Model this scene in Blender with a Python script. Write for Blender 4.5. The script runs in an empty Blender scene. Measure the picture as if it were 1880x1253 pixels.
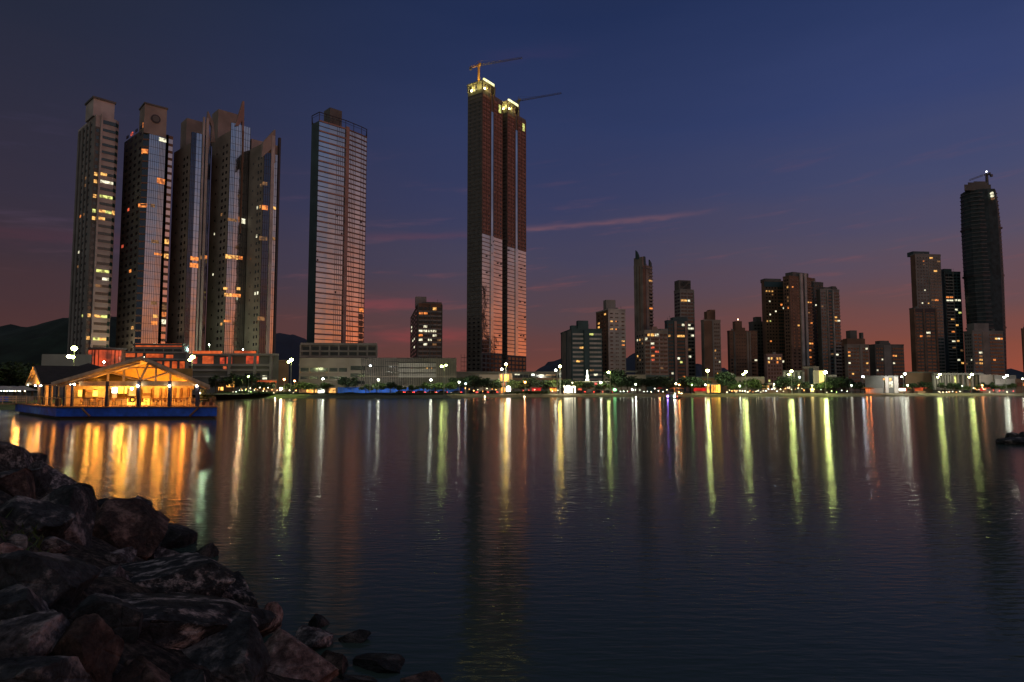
import bpy, bmesh, math, random
from math import sin, cos, tan, radians, pi, atan2, hypot, sqrt
from mathutils import Vector, noise
C = bpy.context.scene.collection
SC = bpy.context.scene
# ------------------------------------------------------------ camera geometry (used to read real positions off the photo)
F = 1200.0; PT = radians(4.17); CZ = 3.5
SP, CP = sin(PT), cos(PT)
def ray(u, v):
    a = (u-940)/F; s = (626.5-v)/F; y = CP - s*SP
    return a/y, (SP + s*CP)/y
def XX(u, D, v=700): return ray(u, v)[0]*D
def ZZ(v, D, u=940): return CZ + ray(u, v)[1]*D
def proj(x, y, z):
    z -= CZ
    d = y*CP + z*SP; h = -y*SP + z*CP
    return 940 + F*x/d, 626.5 - F*h/d
GZ = 1.3   # promenade level

# ------------------------------------------------------------ mesh builder
class MB:
    def __init__(s): s.v = []; s.f = []; s.m = []; s.mi = 0
    def quad(s, *p):
        n = len(s.v); s.v += [tuple(q) for q in p]; s.f.append(tuple(range(n, n+len(p)))); s.m.append(s.mi)
    def box(s, x0, y0, z0, x1, y1, z1):
        s.obox((x0, y0, z0), (x1-x0, 0, 0), (0, y1-y0, 0), (0, 0, z1-z0))
    def obox(s, o, a, b, c):
        o = Vector(o); a = Vector(a); b = Vector(b); c = Vector(c); n = len(s.v)
        s.v += [tuple(q) for q in (o, o+a, o+a+b, o+b, o+c, o+a+c, o+a+b+c, o+b+c)]
        for f in ((0, 3, 2, 1), (4, 5, 6, 7), (0, 1, 5, 4), (1, 2, 6, 5), (2, 3, 7, 6), (3, 0, 4, 7)):
            s.f.append(tuple(n+i for i in f)); s.m.append(s.mi)
    def prism(s, poly, z0, z1, poly2=None):
        n = len(s.v); k = len(poly); poly2 = poly2 or poly
        s.v += [(p[0], p[1], z0) for p in poly] + [(p[0], p[1], z1) for p in poly2]
        s.f.append(tuple(n+i for i in range(k))[::-1]); s.f.append(tuple(n+k+i for i in range(k)))
        for i in range(k):
            j = (i+1) % k; s.f.append((n+i, n+j, n+k+j, n+k+i))
        s.m += [s.mi]*(k+2)
    def slab(s, pts, off):
        # flat polygon given an offset vector: a plate with thickness
        n = len(s.v); k = len(pts); off = Vector(off)
        s.v += [tuple(p) for p in pts] + [tuple(Vector(p)+off) for p in pts]
        s.f.append(tuple(n+i for i in range(k))); s.f.append(tuple(n+k+i for i in range(k))[::-1])
        for i in range(k):
            j = (i+1) % k; s.f.append((n+i, n+k+i, n+k+j, n+j))
        s.m += [s.mi]*(k+2)
    def tube(s, p, q, r, r2=None, n=6):
        p = Vector(p); q = Vector(q); r2 = r if r2 is None else r2
        d = (q-p).normalized(); a = d.cross(Vector((0, 0, 1)) if abs(d.z) < .9 else Vector((1, 0, 0))).normalized(); b = d.cross(a)
        m = len(s.v)
        for c, rr in ((p, r), (q, r2)):
            for i in range(n):
                t = 2*pi*i/n; s.v.append(tuple(c + a*(rr*cos(t)) + b*(rr*sin(t))))
        for i in range(n):
            j = (i+1) % n; s.f.append((m+i, m+j, m+n+j, m+n+i)); s.m.append(s.mi)
        s.f.append(tuple(m+i for i in range(n))[::-1]); s.f.append(tuple(m+n+i for i in range(n))); s.m += [s.mi]*2
    def ball(s, c, r, n=8, k=5, sq=1):
        m = len(s.v)
        for i in range(k+1):
            th = pi*i/k
            for j in range(n):
                ph = 2*pi*j/n; s.v.append((c[0]+r*sin(th)*cos(ph), c[1]+r*sin(th)*sin(ph), c[2]+r*sq*cos(th)))
        for i in range(k):
            for j in range(n):
                j2 = (j+1) % n; s.f.append((m+i*n+j, m+(i+1)*n+j, m+(i+1)*n+j2, m+i*n+j2)); s.m.append(s.mi)
    def mesh(s, name, mats, smooth=False):
        me = bpy.data.meshes.new(name); me.from_pydata(s.v, [], s.f)
        for m in (mats if isinstance(mats, (list, tuple)) else [mats]): me.materials.append(m)
        me.polygons.foreach_set('material_index', s.m)
        if smooth: me.polygons.foreach_set('use_smooth', [True]*len(me.polygons))
        me.update(); return me
    def build(s, name, mats, parent=None, loc=None, smooth=False):
        o = bpy.data.objects.new(name, s.mesh(name, mats, smooth)); C.objects.link(o)
        if parent is not None: o.parent = parent
        if loc is not None: o.location = loc
        return o
def tag(o, label=None, cat=None, group=None, kind=None):
    if label: o['label'] = label
    if cat: o['category'] = cat
    if group: o['group'] = group
    if kind: o['kind'] = kind
    return o
def thing(name, label, cat, loc=(0, 0, 0), rz=0, group=None):
    o = bpy.data.objects.new(name, None); C.objects.link(o); o.location = loc; o.rotation_euler = (0, 0, rz)
    o.empty_display_size = .5
    return tag(o, label, cat, group)
def copy_tree(o, loc, rz=0, label=None, sc=None):
    r = o.copy(); C.objects.link(r); r.location = loc; r.rotation_euler = (0, 0, rz)
    if sc: r.scale = (sc, sc, sc)
    if label: r['label'] = label
    for ch in o.children:
        c = ch.copy(); C.objects.link(c); c.parent = r
        for g in ch.children:
            d = g.copy(); C.objects.link(d); d.parent = c
    return r

# ------------------------------------------------------------ materials
def srgb(r, g, b):
    f = lambda c: (c/255/12.92) if c <= 10 else ((c/255+.055)/1.055)**2.4
    return (f(r), f(g), f(b), 1)
def mat(name, col, rough=.8, metal=0, nz=.25, ns=.6, bump=0, bs=8, spec=.5, emit=None, es=0, col2=None, obj=True):
    m = bpy.data.materials.new(name); m.use_nodes = True; nt = m.node_tree; N = nt.nodes; L = nt.links
    b = N['Principled BSDF']; b.inputs['Roughness'].default_value = rough; b.inputs['Metallic'].default_value = metal
    b.inputs['Specular IOR Level'].default_value = spec
    tc = N.new('ShaderNodeTexCoord'); geo = N.new('ShaderNodeNewGeometry')
    src = geo.outputs['Position']
    if nz > 0 or col2:
        t = N.new('ShaderNodeTexNoise'); t.inputs['Scale'].default_value = ns; t.inputs['Detail'].default_value = 5
        L.new(src, t.inputs['Vector'])
        r = N.new('ShaderNodeValToRGB'); r.color_ramp.elements[0].position = .35; r.color_ramp.elements[1].position = .65
        c2 = col2 or tuple(c*(1-nz) for c in col)
        r.color_ramp.elements[0].color = (*c2[:3], 1)
        r.color_ramp.elements[1].color = (*[min(1, c*(1+nz*.5)) for c in col[:3]], 1)
        L.new(t.outputs['Fac'], r.inputs['Fac']); L.new(r.outputs['Color'], b.inputs['Base Color'])
    else: b.inputs['Base Color'].default_value = (*col[:3], 1)
    if bump:
        t2 = N.new('ShaderNodeTexNoise'); t2.inputs['Scale'].default_value = bs; t2.inputs['Detail'].default_value = 6
        L.new(src, t2.inputs['Vector']); bp = N.new('ShaderNodeBump'); bp.inputs['Strength'].default_value = bump
        bp.inputs['Distance'].default_value = .1
        L.new(t2.outputs['Fac'], bp.inputs['Height']); L.new(bp.outputs['Normal'], b.inputs['Normal'])
    if emit:
        b.inputs['Emission Color'].default_value = (*emit[:3], 1); b.inputs['Emission Strength'].default_value = es
    return m
def mglow(name, c1, c2, s, scale=.8, sample=False):
    # lit window: uneven room light seen behind the pane
    m = bpy.data.materials.new(name); m.use_nodes = True; nt = m.node_tree; N = nt.nodes; L = nt.links
    b = N['Principled BSDF']; b.inputs['Base Color'].default_value = (.05, .05, .05, 1); b.inputs['Roughness'].default_value = .15
    geo = N.new('ShaderNodeNewGeometry'); t = N.new('ShaderNodeTexNoise'); t.inputs['Scale'].default_value = scale; t.inputs['Detail'].default_value = 3
    L.new(geo.outputs['Position'], t.inputs['Vector'])
    r = N.new('ShaderNodeValToRGB'); r.color_ramp.elements[0].position = .38; r.color_ramp.elements[1].position = .6
    r.color_ramp.elements[0].color = (*c2, 1); r.color_ramp.elements[1].color = (*c1, 1)
    L.new(t.outputs['Fac'], r.inputs['Fac']); L.new(r.outputs['Color'], b.inputs['Emission Color'])
    b.inputs['Emission Strength'].default_value = s
    if not sample: m.cycles.emission_sampling = 'NONE'
    return m
def mlamp(name, col, s):
    m = bpy.data.materials.new(name); m.use_nodes = True; b = m.node_tree.nodes['Principled BSDF']
    b.inputs['Base Color'].default_value = (.8, .8, .8, 1)
    b.inputs['Emission Color'].default_value = (*col, 1); b.inputs['Emission Strength'].default_value = s
    return m
def mglass(name, col, rough, wob=.02, ws=.12, metal=1.0):
    m = mat(name, col, rough, metal, nz=.18, ns=.05)
    N = m.node_tree.nodes; L = m.node_tree.links; b = N['Principled BSDF']
    geo = N.new('ShaderNodeNewGeometry'); t = N.new('ShaderNodeTexNoise'); t.inputs['Scale'].default_value = ws; t.inputs['Detail'].default_value = 2
    L.new(geo.outputs['Position'], t.inputs['Vector']); bp = N.new('ShaderNodeBump'); bp.inputs['Strength'].default_value = 1
    bp.inputs['Distance'].default_value = wob/ws
    L.new(t.outputs['Fac'], bp.inputs['Height']); L.new(bp.outputs['Normal'], b.inputs['Normal'])
    return m
M = {}
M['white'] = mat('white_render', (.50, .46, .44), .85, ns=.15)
M['cream'] = mat('cream_render', (.33, .28, .25), .85, ns=.12)
M['beige'] = mat('beige_render', (.30, .255, .225), .85, ns=.12)
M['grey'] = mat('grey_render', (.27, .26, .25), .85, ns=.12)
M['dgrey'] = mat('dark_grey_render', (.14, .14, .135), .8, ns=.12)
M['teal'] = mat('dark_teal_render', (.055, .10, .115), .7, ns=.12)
M['brown'] = mat('brown_render', (.22, .13, .09), .85, ns=.12)
M['pink'] = mat('pink_render', (.38, .25, .22), .85, ns=.12)
M['brick'] = mat('bare_red_brick', (.29, .165, .13), .9, ns=.4, nz=.45)
M['conc'] = mat('raw_concrete', (.26, .235, .22), .9, ns=.3)
M['dconc'] = mat('dark_raw_concrete', (.15, .145, .14), .9, ns=.3)
M['steel'] = mat('painted_steel', (.12, .12, .13), .5, .3, nz=0)
M['pole'] = mat('galvanised_pole', (.35, .36, .34), .5, .3, nz=0)
M['crane'] = mat('yellow_crane_paint', (.45, .26, .05), .6, nz=0)
M['win'] = mat('dark_window_glass', (.012, .018, .024), .12, 0, nz=0, spec=.6)
M['wint'] = mat('teal_window_glass', (.02, .06, .06), .15, 0, nz=0, spec=.8)
M['gblue'] = mglass('blue_mirror_glass', (.40, .47, .56), .07)
M['gdark'] = mglass('dark_mirror_glass', (.07, .09, .13), .10)
M['gpale'] = mglass('pale_mirror_glass', (.50, .50, .52), .09)
M['gwarm'] = mglass('copper_mirror_glass', (.66, .54, .50), .10)
M['mull'] = mat('dark_mullion', (.05, .05, .06), .6, .2, nz=0)
M['blue'] = mat('blue_hull_paint', (.02, .13, .85), .45, ns=1.2, nz=.3)
M['hoard'] = mat('blue_hoarding_paint', (.03, .16, .85), .6, ns=.3, nz=.3)
M['ochre'] = mat('ochre_wall', (.65, .42, .14), .8, ns=1)
M['navy'] = mat('navy_column_paint', (.02, .03, .09), .5, ns=1.2, nz=.2)
M['wood'] = mat('white_painted_timber', (.62, .50, .36), .7, ns=2)
M['plank'] = mat('deck_planks', (.25, .15, .09), .7, ns=2)
M['tile'] = mat('dark_roof_tiles', (.045, .035, .028), .9, ns=1.5, bump=.4, bs=6)
M['turf'] = mat('short_turf', (.17, .21, .07), .95, ns=.5, nz=.5)
M['stones'] = mat('dark_shore_stones', (.07, .075, .06), .95, ns=1.2, nz=.6)
M['sand'] = mat('damp_sand', (.22, .19, .11), .95, ns=.2, nz=.4)
M['land'] = mat('dark_ground', (.05, .055, .045), .95, ns=.05, nz=.4)
M['pave'] = mat('promenade_paving', (.22, .19, .17), .9, ns=.5)
M['asph'] = mat('asphalt', (.05, .05, .05), .85, ns=.5)
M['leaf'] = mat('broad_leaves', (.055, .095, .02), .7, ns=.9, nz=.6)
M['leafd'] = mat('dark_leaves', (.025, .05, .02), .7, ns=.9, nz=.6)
M['palm'] = mat('palm_fronds', (.045, .085, .025), .7, ns=.9, nz=.5)
M['bark'] = mat('bark', (.09, .065, .045), .95, ns=3, bump=.3)
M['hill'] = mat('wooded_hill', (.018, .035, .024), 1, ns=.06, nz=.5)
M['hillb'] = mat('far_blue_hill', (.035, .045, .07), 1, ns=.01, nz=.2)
M['tyre'] = mat('tyre_rubber', (.02, .02, .02), .9, nz=0)
M['red'] = mat('red_shop_front', (.5, .02, .015), .6, nz=.2)
M['skin'] = mat('skin', (.4, .22, .15), .6, nz=0)
G = {}
G['y'] = mglow('warm_lit_room', (1.0, .52, .13), (.25, .10, .03), 1.5)
G['o'] = mglow('orange_lit_room', (1.0, .30, .06), (.28, .07, .02), 1.35)
G['w'] = mglow('white_lit_room', (.9, .85, .6), (.22, .2, .13), 1.6)
G['g'] = mglow('greenish_lit_room', (.75, .8, .22), (.16, .15, .04), 1.4)
G['d'] = mglow('dim_lit_room', (.30, .14, .05), (.06, .035, .02), .9)
G['r'] = mglow('red_lit_room', (.9, .12, .05), (.2, .03, .02), 1.2)

M['pale'] = mat('pale_green_panel', (.34, .37, .32), .8, ns=.2, nz=.12)
M['cdark'] = mat('dark_blue_netting', (.035, .058, .07), .8, ns=.3, nz=.4)
M['drum'] = mat('rust_cladding', (.20, .08, .05), .7, ns=.5, nz=.4)
G['dr'] = mglow('red_uplight_glow', (.85, .10, .03), (.16, .03, .015), .8, .25)
G['o2'] = mglow('orange_shop_light', (1.0, .16, .03), (.42, .05, .012), .75, .35)
G['r2'] = mglow('red_orange_shop_light', (1.0, .10, .03), (.30, .025, .012), .75, .4)
G['o3'] = mglow('gold_room_light', (1.0, .45, .06), (.5, .15, .02), 2.2, .8)
G['y2'] = mglow('warm_shop_light', (1.0, .55, .12), (.5, .2, .04), 2.4, .8)
G['y3'] = mglow('bright_gold_light', (1.0, .62, .08), (.9, .4, .03), 3.0, .8, True)
G['w2'] = mglow('white_shop_light', (1.0, 1.0, .85), (.7, .75, .6), 4.0, .8, True)
G['yp'] = mglow('pale_yellow_panel', (1.0, .80, .22), (.8, .6, .14), 1.6, .3, True)
G['rr'] = mglow('red_shop_light', (.9, .02, .02), (.35, .01, .01), 1.0, .4)
G['bcn2'] = mlamp('white_beacon', (.9, .9, 1), 6)
# ------------------------------------------------------------ world: dusk sky
w = bpy.data.worlds.new('World'); SC.world = w; w.use_nodes = True
N = w.node_tree.nodes; L = w.node_tree.links; bg = N['Background']
tc = N.new('ShaderNodeTexCoord'); nrm = N.new('ShaderNodeVectorMath'); nrm.operation = 'NORMALIZE'
L.new(tc.outputs['Generated'], nrm.inputs[0]); sx = N.new('ShaderNodeSeparateXYZ'); L.new(nrm.outputs[0], sx.inputs[0])
def mth(op, a, b=None, c=None, clamp=False):
    n = N.new('ShaderNodeMath'); n.operation = op; n.use_clamp = clamp
    for i, q in enumerate((a, b, c)):
        if q is None: continue
        if isinstance(q, (int, float)): n.inputs[i].default_value = q
        else: L.new(q, n.inputs[i])
    return n.outputs[0]
az = mth('MULTIPLY', mth('ARCTAN2', sx.outputs[0], sx.outputs[1]), 180/pi)
el = mth('MULTIPLY', mth('ARCSINE', sx.outputs[2]), 180/pi)
# soft large-scale unevenness so the gradient is not perfectly clean
cmb = N.new('ShaderNodeCombineXYZ'); L.new(mth('MULTIPLY', az, .03), cmb.inputs[0]); L.new(mth('MULTIPLY', el, .16), cmb.inputs[1])
nt1 = N.new('ShaderNodeTexNoise'); nt1.inputs['Scale'].default_value = 1.6; nt1.inputs['Detail'].default_value = 4; L.new(cmb.outputs[0], nt1.inputs['Vector'])
elw = mth('ADD', el, mth('MULTIPLY', mth('SUBTRACT', nt1.outputs['Fac'], .5), 5.0))
elp = mth('DIVIDE', mth('MAXIMUM', elw, 0), 90)
def ramp(stops):
    r = N.new('ShaderNodeValToRGB'); e = r.color_ramp.elements
    for i, (d, c) in enumerate(stops):
        q = e[i] if i < 2 else e.new(d/90)
        q.position = d/90; q.color = c if len(c) == 4 else (*c, 1)
    L.new(elp, r.inputs['Fac']); return r.outputs['Color']
A = ramp([(0, srgb(86, 54, 50)), (5, srgb(76, 51, 52)), (9, srgb(62, 49, 57)), (14, srgb(54, 48, 62)), (20, srgb(45, 45, 62)), (26, srgb(38, 42, 60)), (31, srgb(33, 40, 56)), (38, srgb(38, 44, 58)), (90, (.095, .10, .10))])
B = ramp([(0, srgb(116, 66, 56)), (3, srgb(104, 64, 60)), (6.5, srgb(86, 67, 73)), (11, srgb(71, 67, 89)), (16, srgb(56, 61, 95)), (22, srgb(46, 57, 95)), (31, srgb(34, 47, 84)), (38, srgb(36, 46, 74)), (90, (.095, .10, .10))])
Cc = ramp([(0, srgb(160, 78, 56)), (3, srgb(130, 74, 62)), (6.5, srgb(106, 75, 77)), (11, srgb(88, 78, 96)), (16, srgb(69, 74, 108)), (22, srgb(54, 66, 110)), (31, srgb(38, 53, 94)), (38, srgb(38, 50, 82)), (90, (.095, .10, .10))])
Dd = ramp([(0, (1.3, .38, .14)), (4, (1.0, .32, .15)), (8, (.60, .29, .22)), (13, (.34, .25, .26)), (20, (.19, .20, .28)), (30, (.10, .13, .24)), (90, (.095, .10, .10))])
E = ramp([(0, (.17, .15, .125)), (8, (.20, .18, .155)), (20, (.17, .165, .155)), (45, (.12, .125, .125)), (90, (.095, .10, .10))])
def mix(a, b, f):
    m = N.new('ShaderNodeMix'); m.data_type = 'RGBA'
    L.new(f, m.inputs[0]); L.new(a, m.inputs[6]); L.new(b, m.inputs[7]); return m.outputs[2]
def mr(x, a, b):
    n = N.new('ShaderNodeMapRange'); n.interpolation_type = 'SMOOTHSTEP'; L.new(x, n.inputs[0]); n.inputs[1].default_value = a; n.inputs[2].default_value = b
    return n.outputs[0]
col = mix(A, B, mr(az, -42, 4)); col = mix(col, Cc, mr(az, 2, 38)); col = mix(col, Dd, mr(az, 36, 85)); col = mix(col, E, mr(az, 125, 172)); col = mix(col, E, mr(az, -55, -110))
# thin pink streaks of cloud
cm2 = N.new('ShaderNodeCombineXYZ'); L.new(mth('MULTIPLY', az, .10), cm2.inputs[0]); L.new(mth('ADD', mth('MULTIPLY', el, .9), mth('MULTIPLY', az, -.07)), cm2.inputs[1])
nt2 = N.new('ShaderNodeTexNoise'); nt2.inputs['Scale'].default_value = 1.0; nt2.inputs['Detail'].default_value = 6; nt2.inputs['Roughness'].default_value = .6
L.new(cm2.outputs[0], nt2.inputs['Vector'])
cl = mr(nt2.outputs['Fac'], .54, .76)
fade = mth('MULTIPLY', mr(el, 26, 7), .42)
col = mix(col, mix(B, ramp([(0, srgb(150, 78, 66)), (8, srgb(140, 80, 78)), (14, srgb(120, 82, 96)), (25, srgb(80, 66, 92)), (90, srgb(50, 50, 70))]), mr(az, -60, 10)), mth('MULTIPLY', cl, fade))
# the long streak behind the pair of tall towers
def streak(az0, az1, e0, slope, wid, amp, colr, col):
    d = mth('SUBTRACT', el, mth('ADD', mth('MULTIPLY', mth('SUBTRACT', az, az0), slope), e0))
    cw = N.new('ShaderNodeCombineXYZ'); L.new(mth('MULTIPLY', az, .35), cw.inputs[0]); L.new(mth('MULTIPLY', el, 1.6), cw.inputs[1]); cw.inputs[2].default_value = e0
    nn = N.new('ShaderNodeTexNoise'); nn.inputs['Scale'].default_value = 1.0; nn.inputs['Detail'].default_value = 5; L.new(cw.outputs[0], nn.inputs['Vector'])
    d = mth('ADD', d, mth('MULTIPLY', mth('SUBTRACT', nn.outputs['Fac'], .5), wid*3.0))
    g = mth('POWER', 2.718, mth('MULTIPLY', mth('MULTIPLY', d, d), -1/(wid*wid)))
    m_ = mth('MULTIPLY', mr(az, az0-2, az0+2), mr(az, az1+4, az1-4))
    f = mth('MULTIPLY', mth('MULTIPLY', g, m_), mth('MULTIPLY', amp, mth('ADD', nn.outputs['Fac'], .25)), clamp=True)
    rgb = N.new('ShaderNodeRGB'); rgb.outputs[0].default_value = colr
    return mix(col, rgb.outputs[0], f)
col = streak(0, 15, 13.8, .055, .20, .55, srgb(132, 90, 96), col)
col = streak(-13, -3, 12.9, .05, .25, .4, srgb(104, 66, 82), col)
col = streak(-15, -8, 7.0, .06, .55, .7, srgb(140, 68, 74), col)
col = streak(-42, -28, 10.6, .04, .5, .35, srgb(92, 54, 66), col)
col = streak(-12, -2, 4.6, .02, .5, .5, srgb(150, 66, 68), col)
col = streak(-2, 5, 27.6, .06, .5, .30, srgb(62, 54, 92), col)
L.new(col, bg.inputs['Color']); bg.inputs['Strength'].default_value = 1.0

# ------------------------------------------------------------ camera
cd = bpy.data.cameras.new('camera'); cam = bpy.data.objects.new('camera', cd); C.objects.link(cam); SC.camera = cam
cam.location = (0, 0, CZ); cam.rotation_euler = (radians(90)+PT, 0, 0); cd.sensor_width = 36; cd.lens = 36*F/1880
cd.clip_start = .1; cd.clip_end = 8000
SC.view_settings.view_transform = 'Standard'; SC.view_settings.look = 'None'; SC.view_settings.exposure = 0; SC.view_settings.gamma = 1
SC.cycles.max_bounces = 5; SC.cycles.diffuse_bounces = 2; SC.cycles.glossy_bounces = 3; SC.cycles.sample_clamp_indirect = 6
SC.cycles.use_denoising = True
try: SC.cycles.caustics_reflective = False; SC.cycles.caustics_refractive = False
except Exception: pass

# ------------------------------------------------------------ water
wm = bpy.data.materials.new('bay_water'); wm.use_nodes = True; n = wm.node_tree.nodes; l = wm.node_tree.links
b = n['Principled BSDF']; b.inputs['Base Color'].default_value = (.046, .070, .058, 1); b.inputs['Roughness'].default_value = .125; b.inputs['IOR'].default_value = 1.17; b.inputs['Specular Tint'].default_value = (.86, .84, .78, 1)
ge = n.new('ShaderNodeNewGeometry')
def wn(scale, sx_, sy_, dist, det, prev):
    mp = n.new('ShaderNodeMapping'); mp.inputs['Scale'].default_value = (sx_, sy_, 1); l.new(ge.outputs['Position'], mp.inputs['Vector'])
    t = n.new('ShaderNodeTexNoise'); t.inputs['Scale'].default_value = scale; t.inputs['Detail'].default_value = det; l.new(mp.outputs[0], t.inputs['Vector'])
    bp = n.new('ShaderNodeBump'); bp.inputs['Strength'].default_value = 1; bp.inputs['Distance'].default_value = dist
    l.new(t.outputs['Fac'], bp.inputs['Height'])
    if prev: l.new(prev, bp.inputs['Normal'])
    return bp.outputs['Normal']
q = wn(6.0, .30, 1.0, .0145, 2, None); q = wn(1.3, .3, 1.0, .006, 2, q)
l.new(q, b.inputs['Normal'])
mb = MB(); mb.quad((-2500, -300, 0), (2500, -300, 0), (2500, 900, 0), (-2500, 900, 0))
tag(mb.build('water', wm), kind='structure')

# ------------------------------------------------------------ land
SH = [(-400, 30), (-130, 62), (-86, 96), (-78, 140), (-91, 190), (-105, 226)] + [(XX(u, D, 730), D) for u, D in ((470, 240), (560, 244), (700, 245), (830, 247), (880, 256), (940, 268), (1050, 274), (1200, 276), (1300, 280), (1450, 288), (1600, 298), (1750, 306), (1900, 314), (2300, 330))] + [(900, 380)]
def offset(poly, d):
    out = []
    for i, p in enumerate(poly):
        a = poly[max(0, i-1)]; c = poly[min(len(poly)-1, i+1)]
        dx, dy = c[0]-a[0], c[1]-a[1]; h = hypot(dx, dy); out.append((p[0]-dy/h*d, p[1]+dx/h*d))
    return out
def strip(name, m, rows, zs, kind='structure'):
    mb = MB()
    for (r0, z0), (r1, z1) in zip(zip(rows, zs), list(zip(rows, zs))[1:]):
        for i in range(len(r0)-1):
            mb.quad((*r0[i], z0), (*r0[i+1], z0), (*r1[i+1], z1), (*r1[i], z1))
    return tag(mb.build(name, m), kind=kind)
S0 = offset(SH, -4); S1 = offset(SH, 6); S2 = offset(SH, 13)
strip('grass_bank', M['turf'], [q[:8] for q in (S0, SH, S1, S2)], [-.5, -.02, .7, GZ-.02]); strip('stony_shore', M['stones'], [q[7:10] for q in (S0, SH, S1, S2)], [-.5, -.02, .7, GZ-.02]); strip('beach', M['sand'], [q[9:] for q in (S0, SH, S1, S2)], [-.5, -.02, .7, GZ-.02])
mb = MB()
far = [(p[0], 3500) for p in S2]
for i in range(len(S2)-1): mb.quad((*S2[i], GZ), (*S2[i+1], GZ), (*far[i+1], GZ), (*far[i], GZ))
mb.quad((-3500, 30, GZ), (*S2[0], GZ), (*far[0], GZ), (-3500, 3500, GZ)); mb.quad((*S2[-1], GZ), (3500, 400, GZ), (3500, 3500, GZ), (*far[-1], GZ))
tag(mb.build('ground', M['land']), kind='structure')
R = SH[5:]
strip('promenade', M['pave'], [offset(R, 13.5), offset(R, 20)], [GZ+.12]*2)
strip('road', M['asph'], [offset(R, 22), offset(R, 33)], [GZ+.008]*2)
mb = MB(); a = offset(R, 27.4); c = offset(R, 27.55)
for i in range(len(a)-1):
    for k in range(12):
        t0, t1 = k/12, (k+.5)/12
        P = lambda p, q, t: (p[0]+(q[0]-p[0])*t, p[1]+(q[1]-p[1])*t, GZ+.014)
        mb.quad(P(a[i], a[i+1], t0), P(a[i], a[i+1], t1), P(c[i], c[i+1], t1), P(c[i], c[i+1], t0))
tag(mb.build('road_markings', M['white']), kind='structure')
mb = MB(); a = offset(R[:6], 12.4); c = offset(R[:6], 13.0)
for i in range(len(a)-1):
    mb.prism([a[i], a[i+1], c[i+1], c[i]], -.3, GZ+.5)
tag(mb.build('sea_wall', M['dconc']), 'low dark concrete sea wall along the waterfront road below the blue hoarding', 'sea wall')
def shore_y(x):
    for p, q in zip(SH[5:], SH[6:]):
        if p[0] <= x <= q[0]: return p[1]+(q[1]-p[1])*(x-p[0])/(q[0]-p[0])
    return 240 if x < 0 else 330
def spot(u, off, v=722):
    # a point on land seen in column u, off metres behind the waterline
    D = 240
    for _ in range(20): D = shore_y(XX(u, D, v))+off
    return XX(u, D, v), D

# ------------------------------------------------------------ hills
def hill(name, pts, D, depth, m, seed, amp=3, steps=6, label=None):
    # ridge profile read off the photo, real distance and depth, lumpy surface
    random.seed(seed); us = [p[0] for p in pts]; mb = MB(); n = 90; rows = []
    for j in range(steps+1):
        t = j/steps; row = []
        for i in range(n+1):
            u = us[0]+(us[-1]-us[0])*i/n
            for (u0, v0), (u1, v1) in zip(pts, pts[1:]):
                if u0 <= u <= u1: v = v0+(v1-v0)*(u-u0)/(u1-u0); break
            h = ZZ(v, D); k = sin(t*pi*.5)**.8
            x = XX(u, D, 690)*(1-.12*(1-t)); y = D-depth*(1-t)
            z = GZ-1+(h-GZ)*k + (noise.noise(Vector((x*.03, y*.03, seed)))*amp*2.2 + noise.noise(Vector((x*.13, y*.13, seed)))*amp)*(.3+.7*k)
            row.append((x, y, z))
        rows.append(row)
    rows.append([(x*1.2, D+depth, -2) for x, y, z in rows[-1]])
    for r0, r1 in zip(rows, rows[1:]):
        for i in range(n): mb.quad(r0[i], r0[i+1], r1[i+1], r1[i])
    return tag(mb.build(name, m, smooth=True), label, kind='structure')
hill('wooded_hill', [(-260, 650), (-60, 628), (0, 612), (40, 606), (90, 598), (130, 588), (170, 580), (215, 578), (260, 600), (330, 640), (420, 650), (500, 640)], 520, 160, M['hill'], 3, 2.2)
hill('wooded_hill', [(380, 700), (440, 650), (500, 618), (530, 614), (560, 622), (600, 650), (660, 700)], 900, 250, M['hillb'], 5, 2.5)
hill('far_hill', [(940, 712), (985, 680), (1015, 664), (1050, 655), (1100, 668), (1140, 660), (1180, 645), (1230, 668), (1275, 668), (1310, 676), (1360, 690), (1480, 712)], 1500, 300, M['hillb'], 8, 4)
hill('far_hill', [(1560, 712), (1620, 700), (1660, 684), (1700, 690), (1780, 700), (1840, 676), (1870, 690), (1990, 705)], 1400, 300, M['hillb'], 11, 4)
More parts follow.
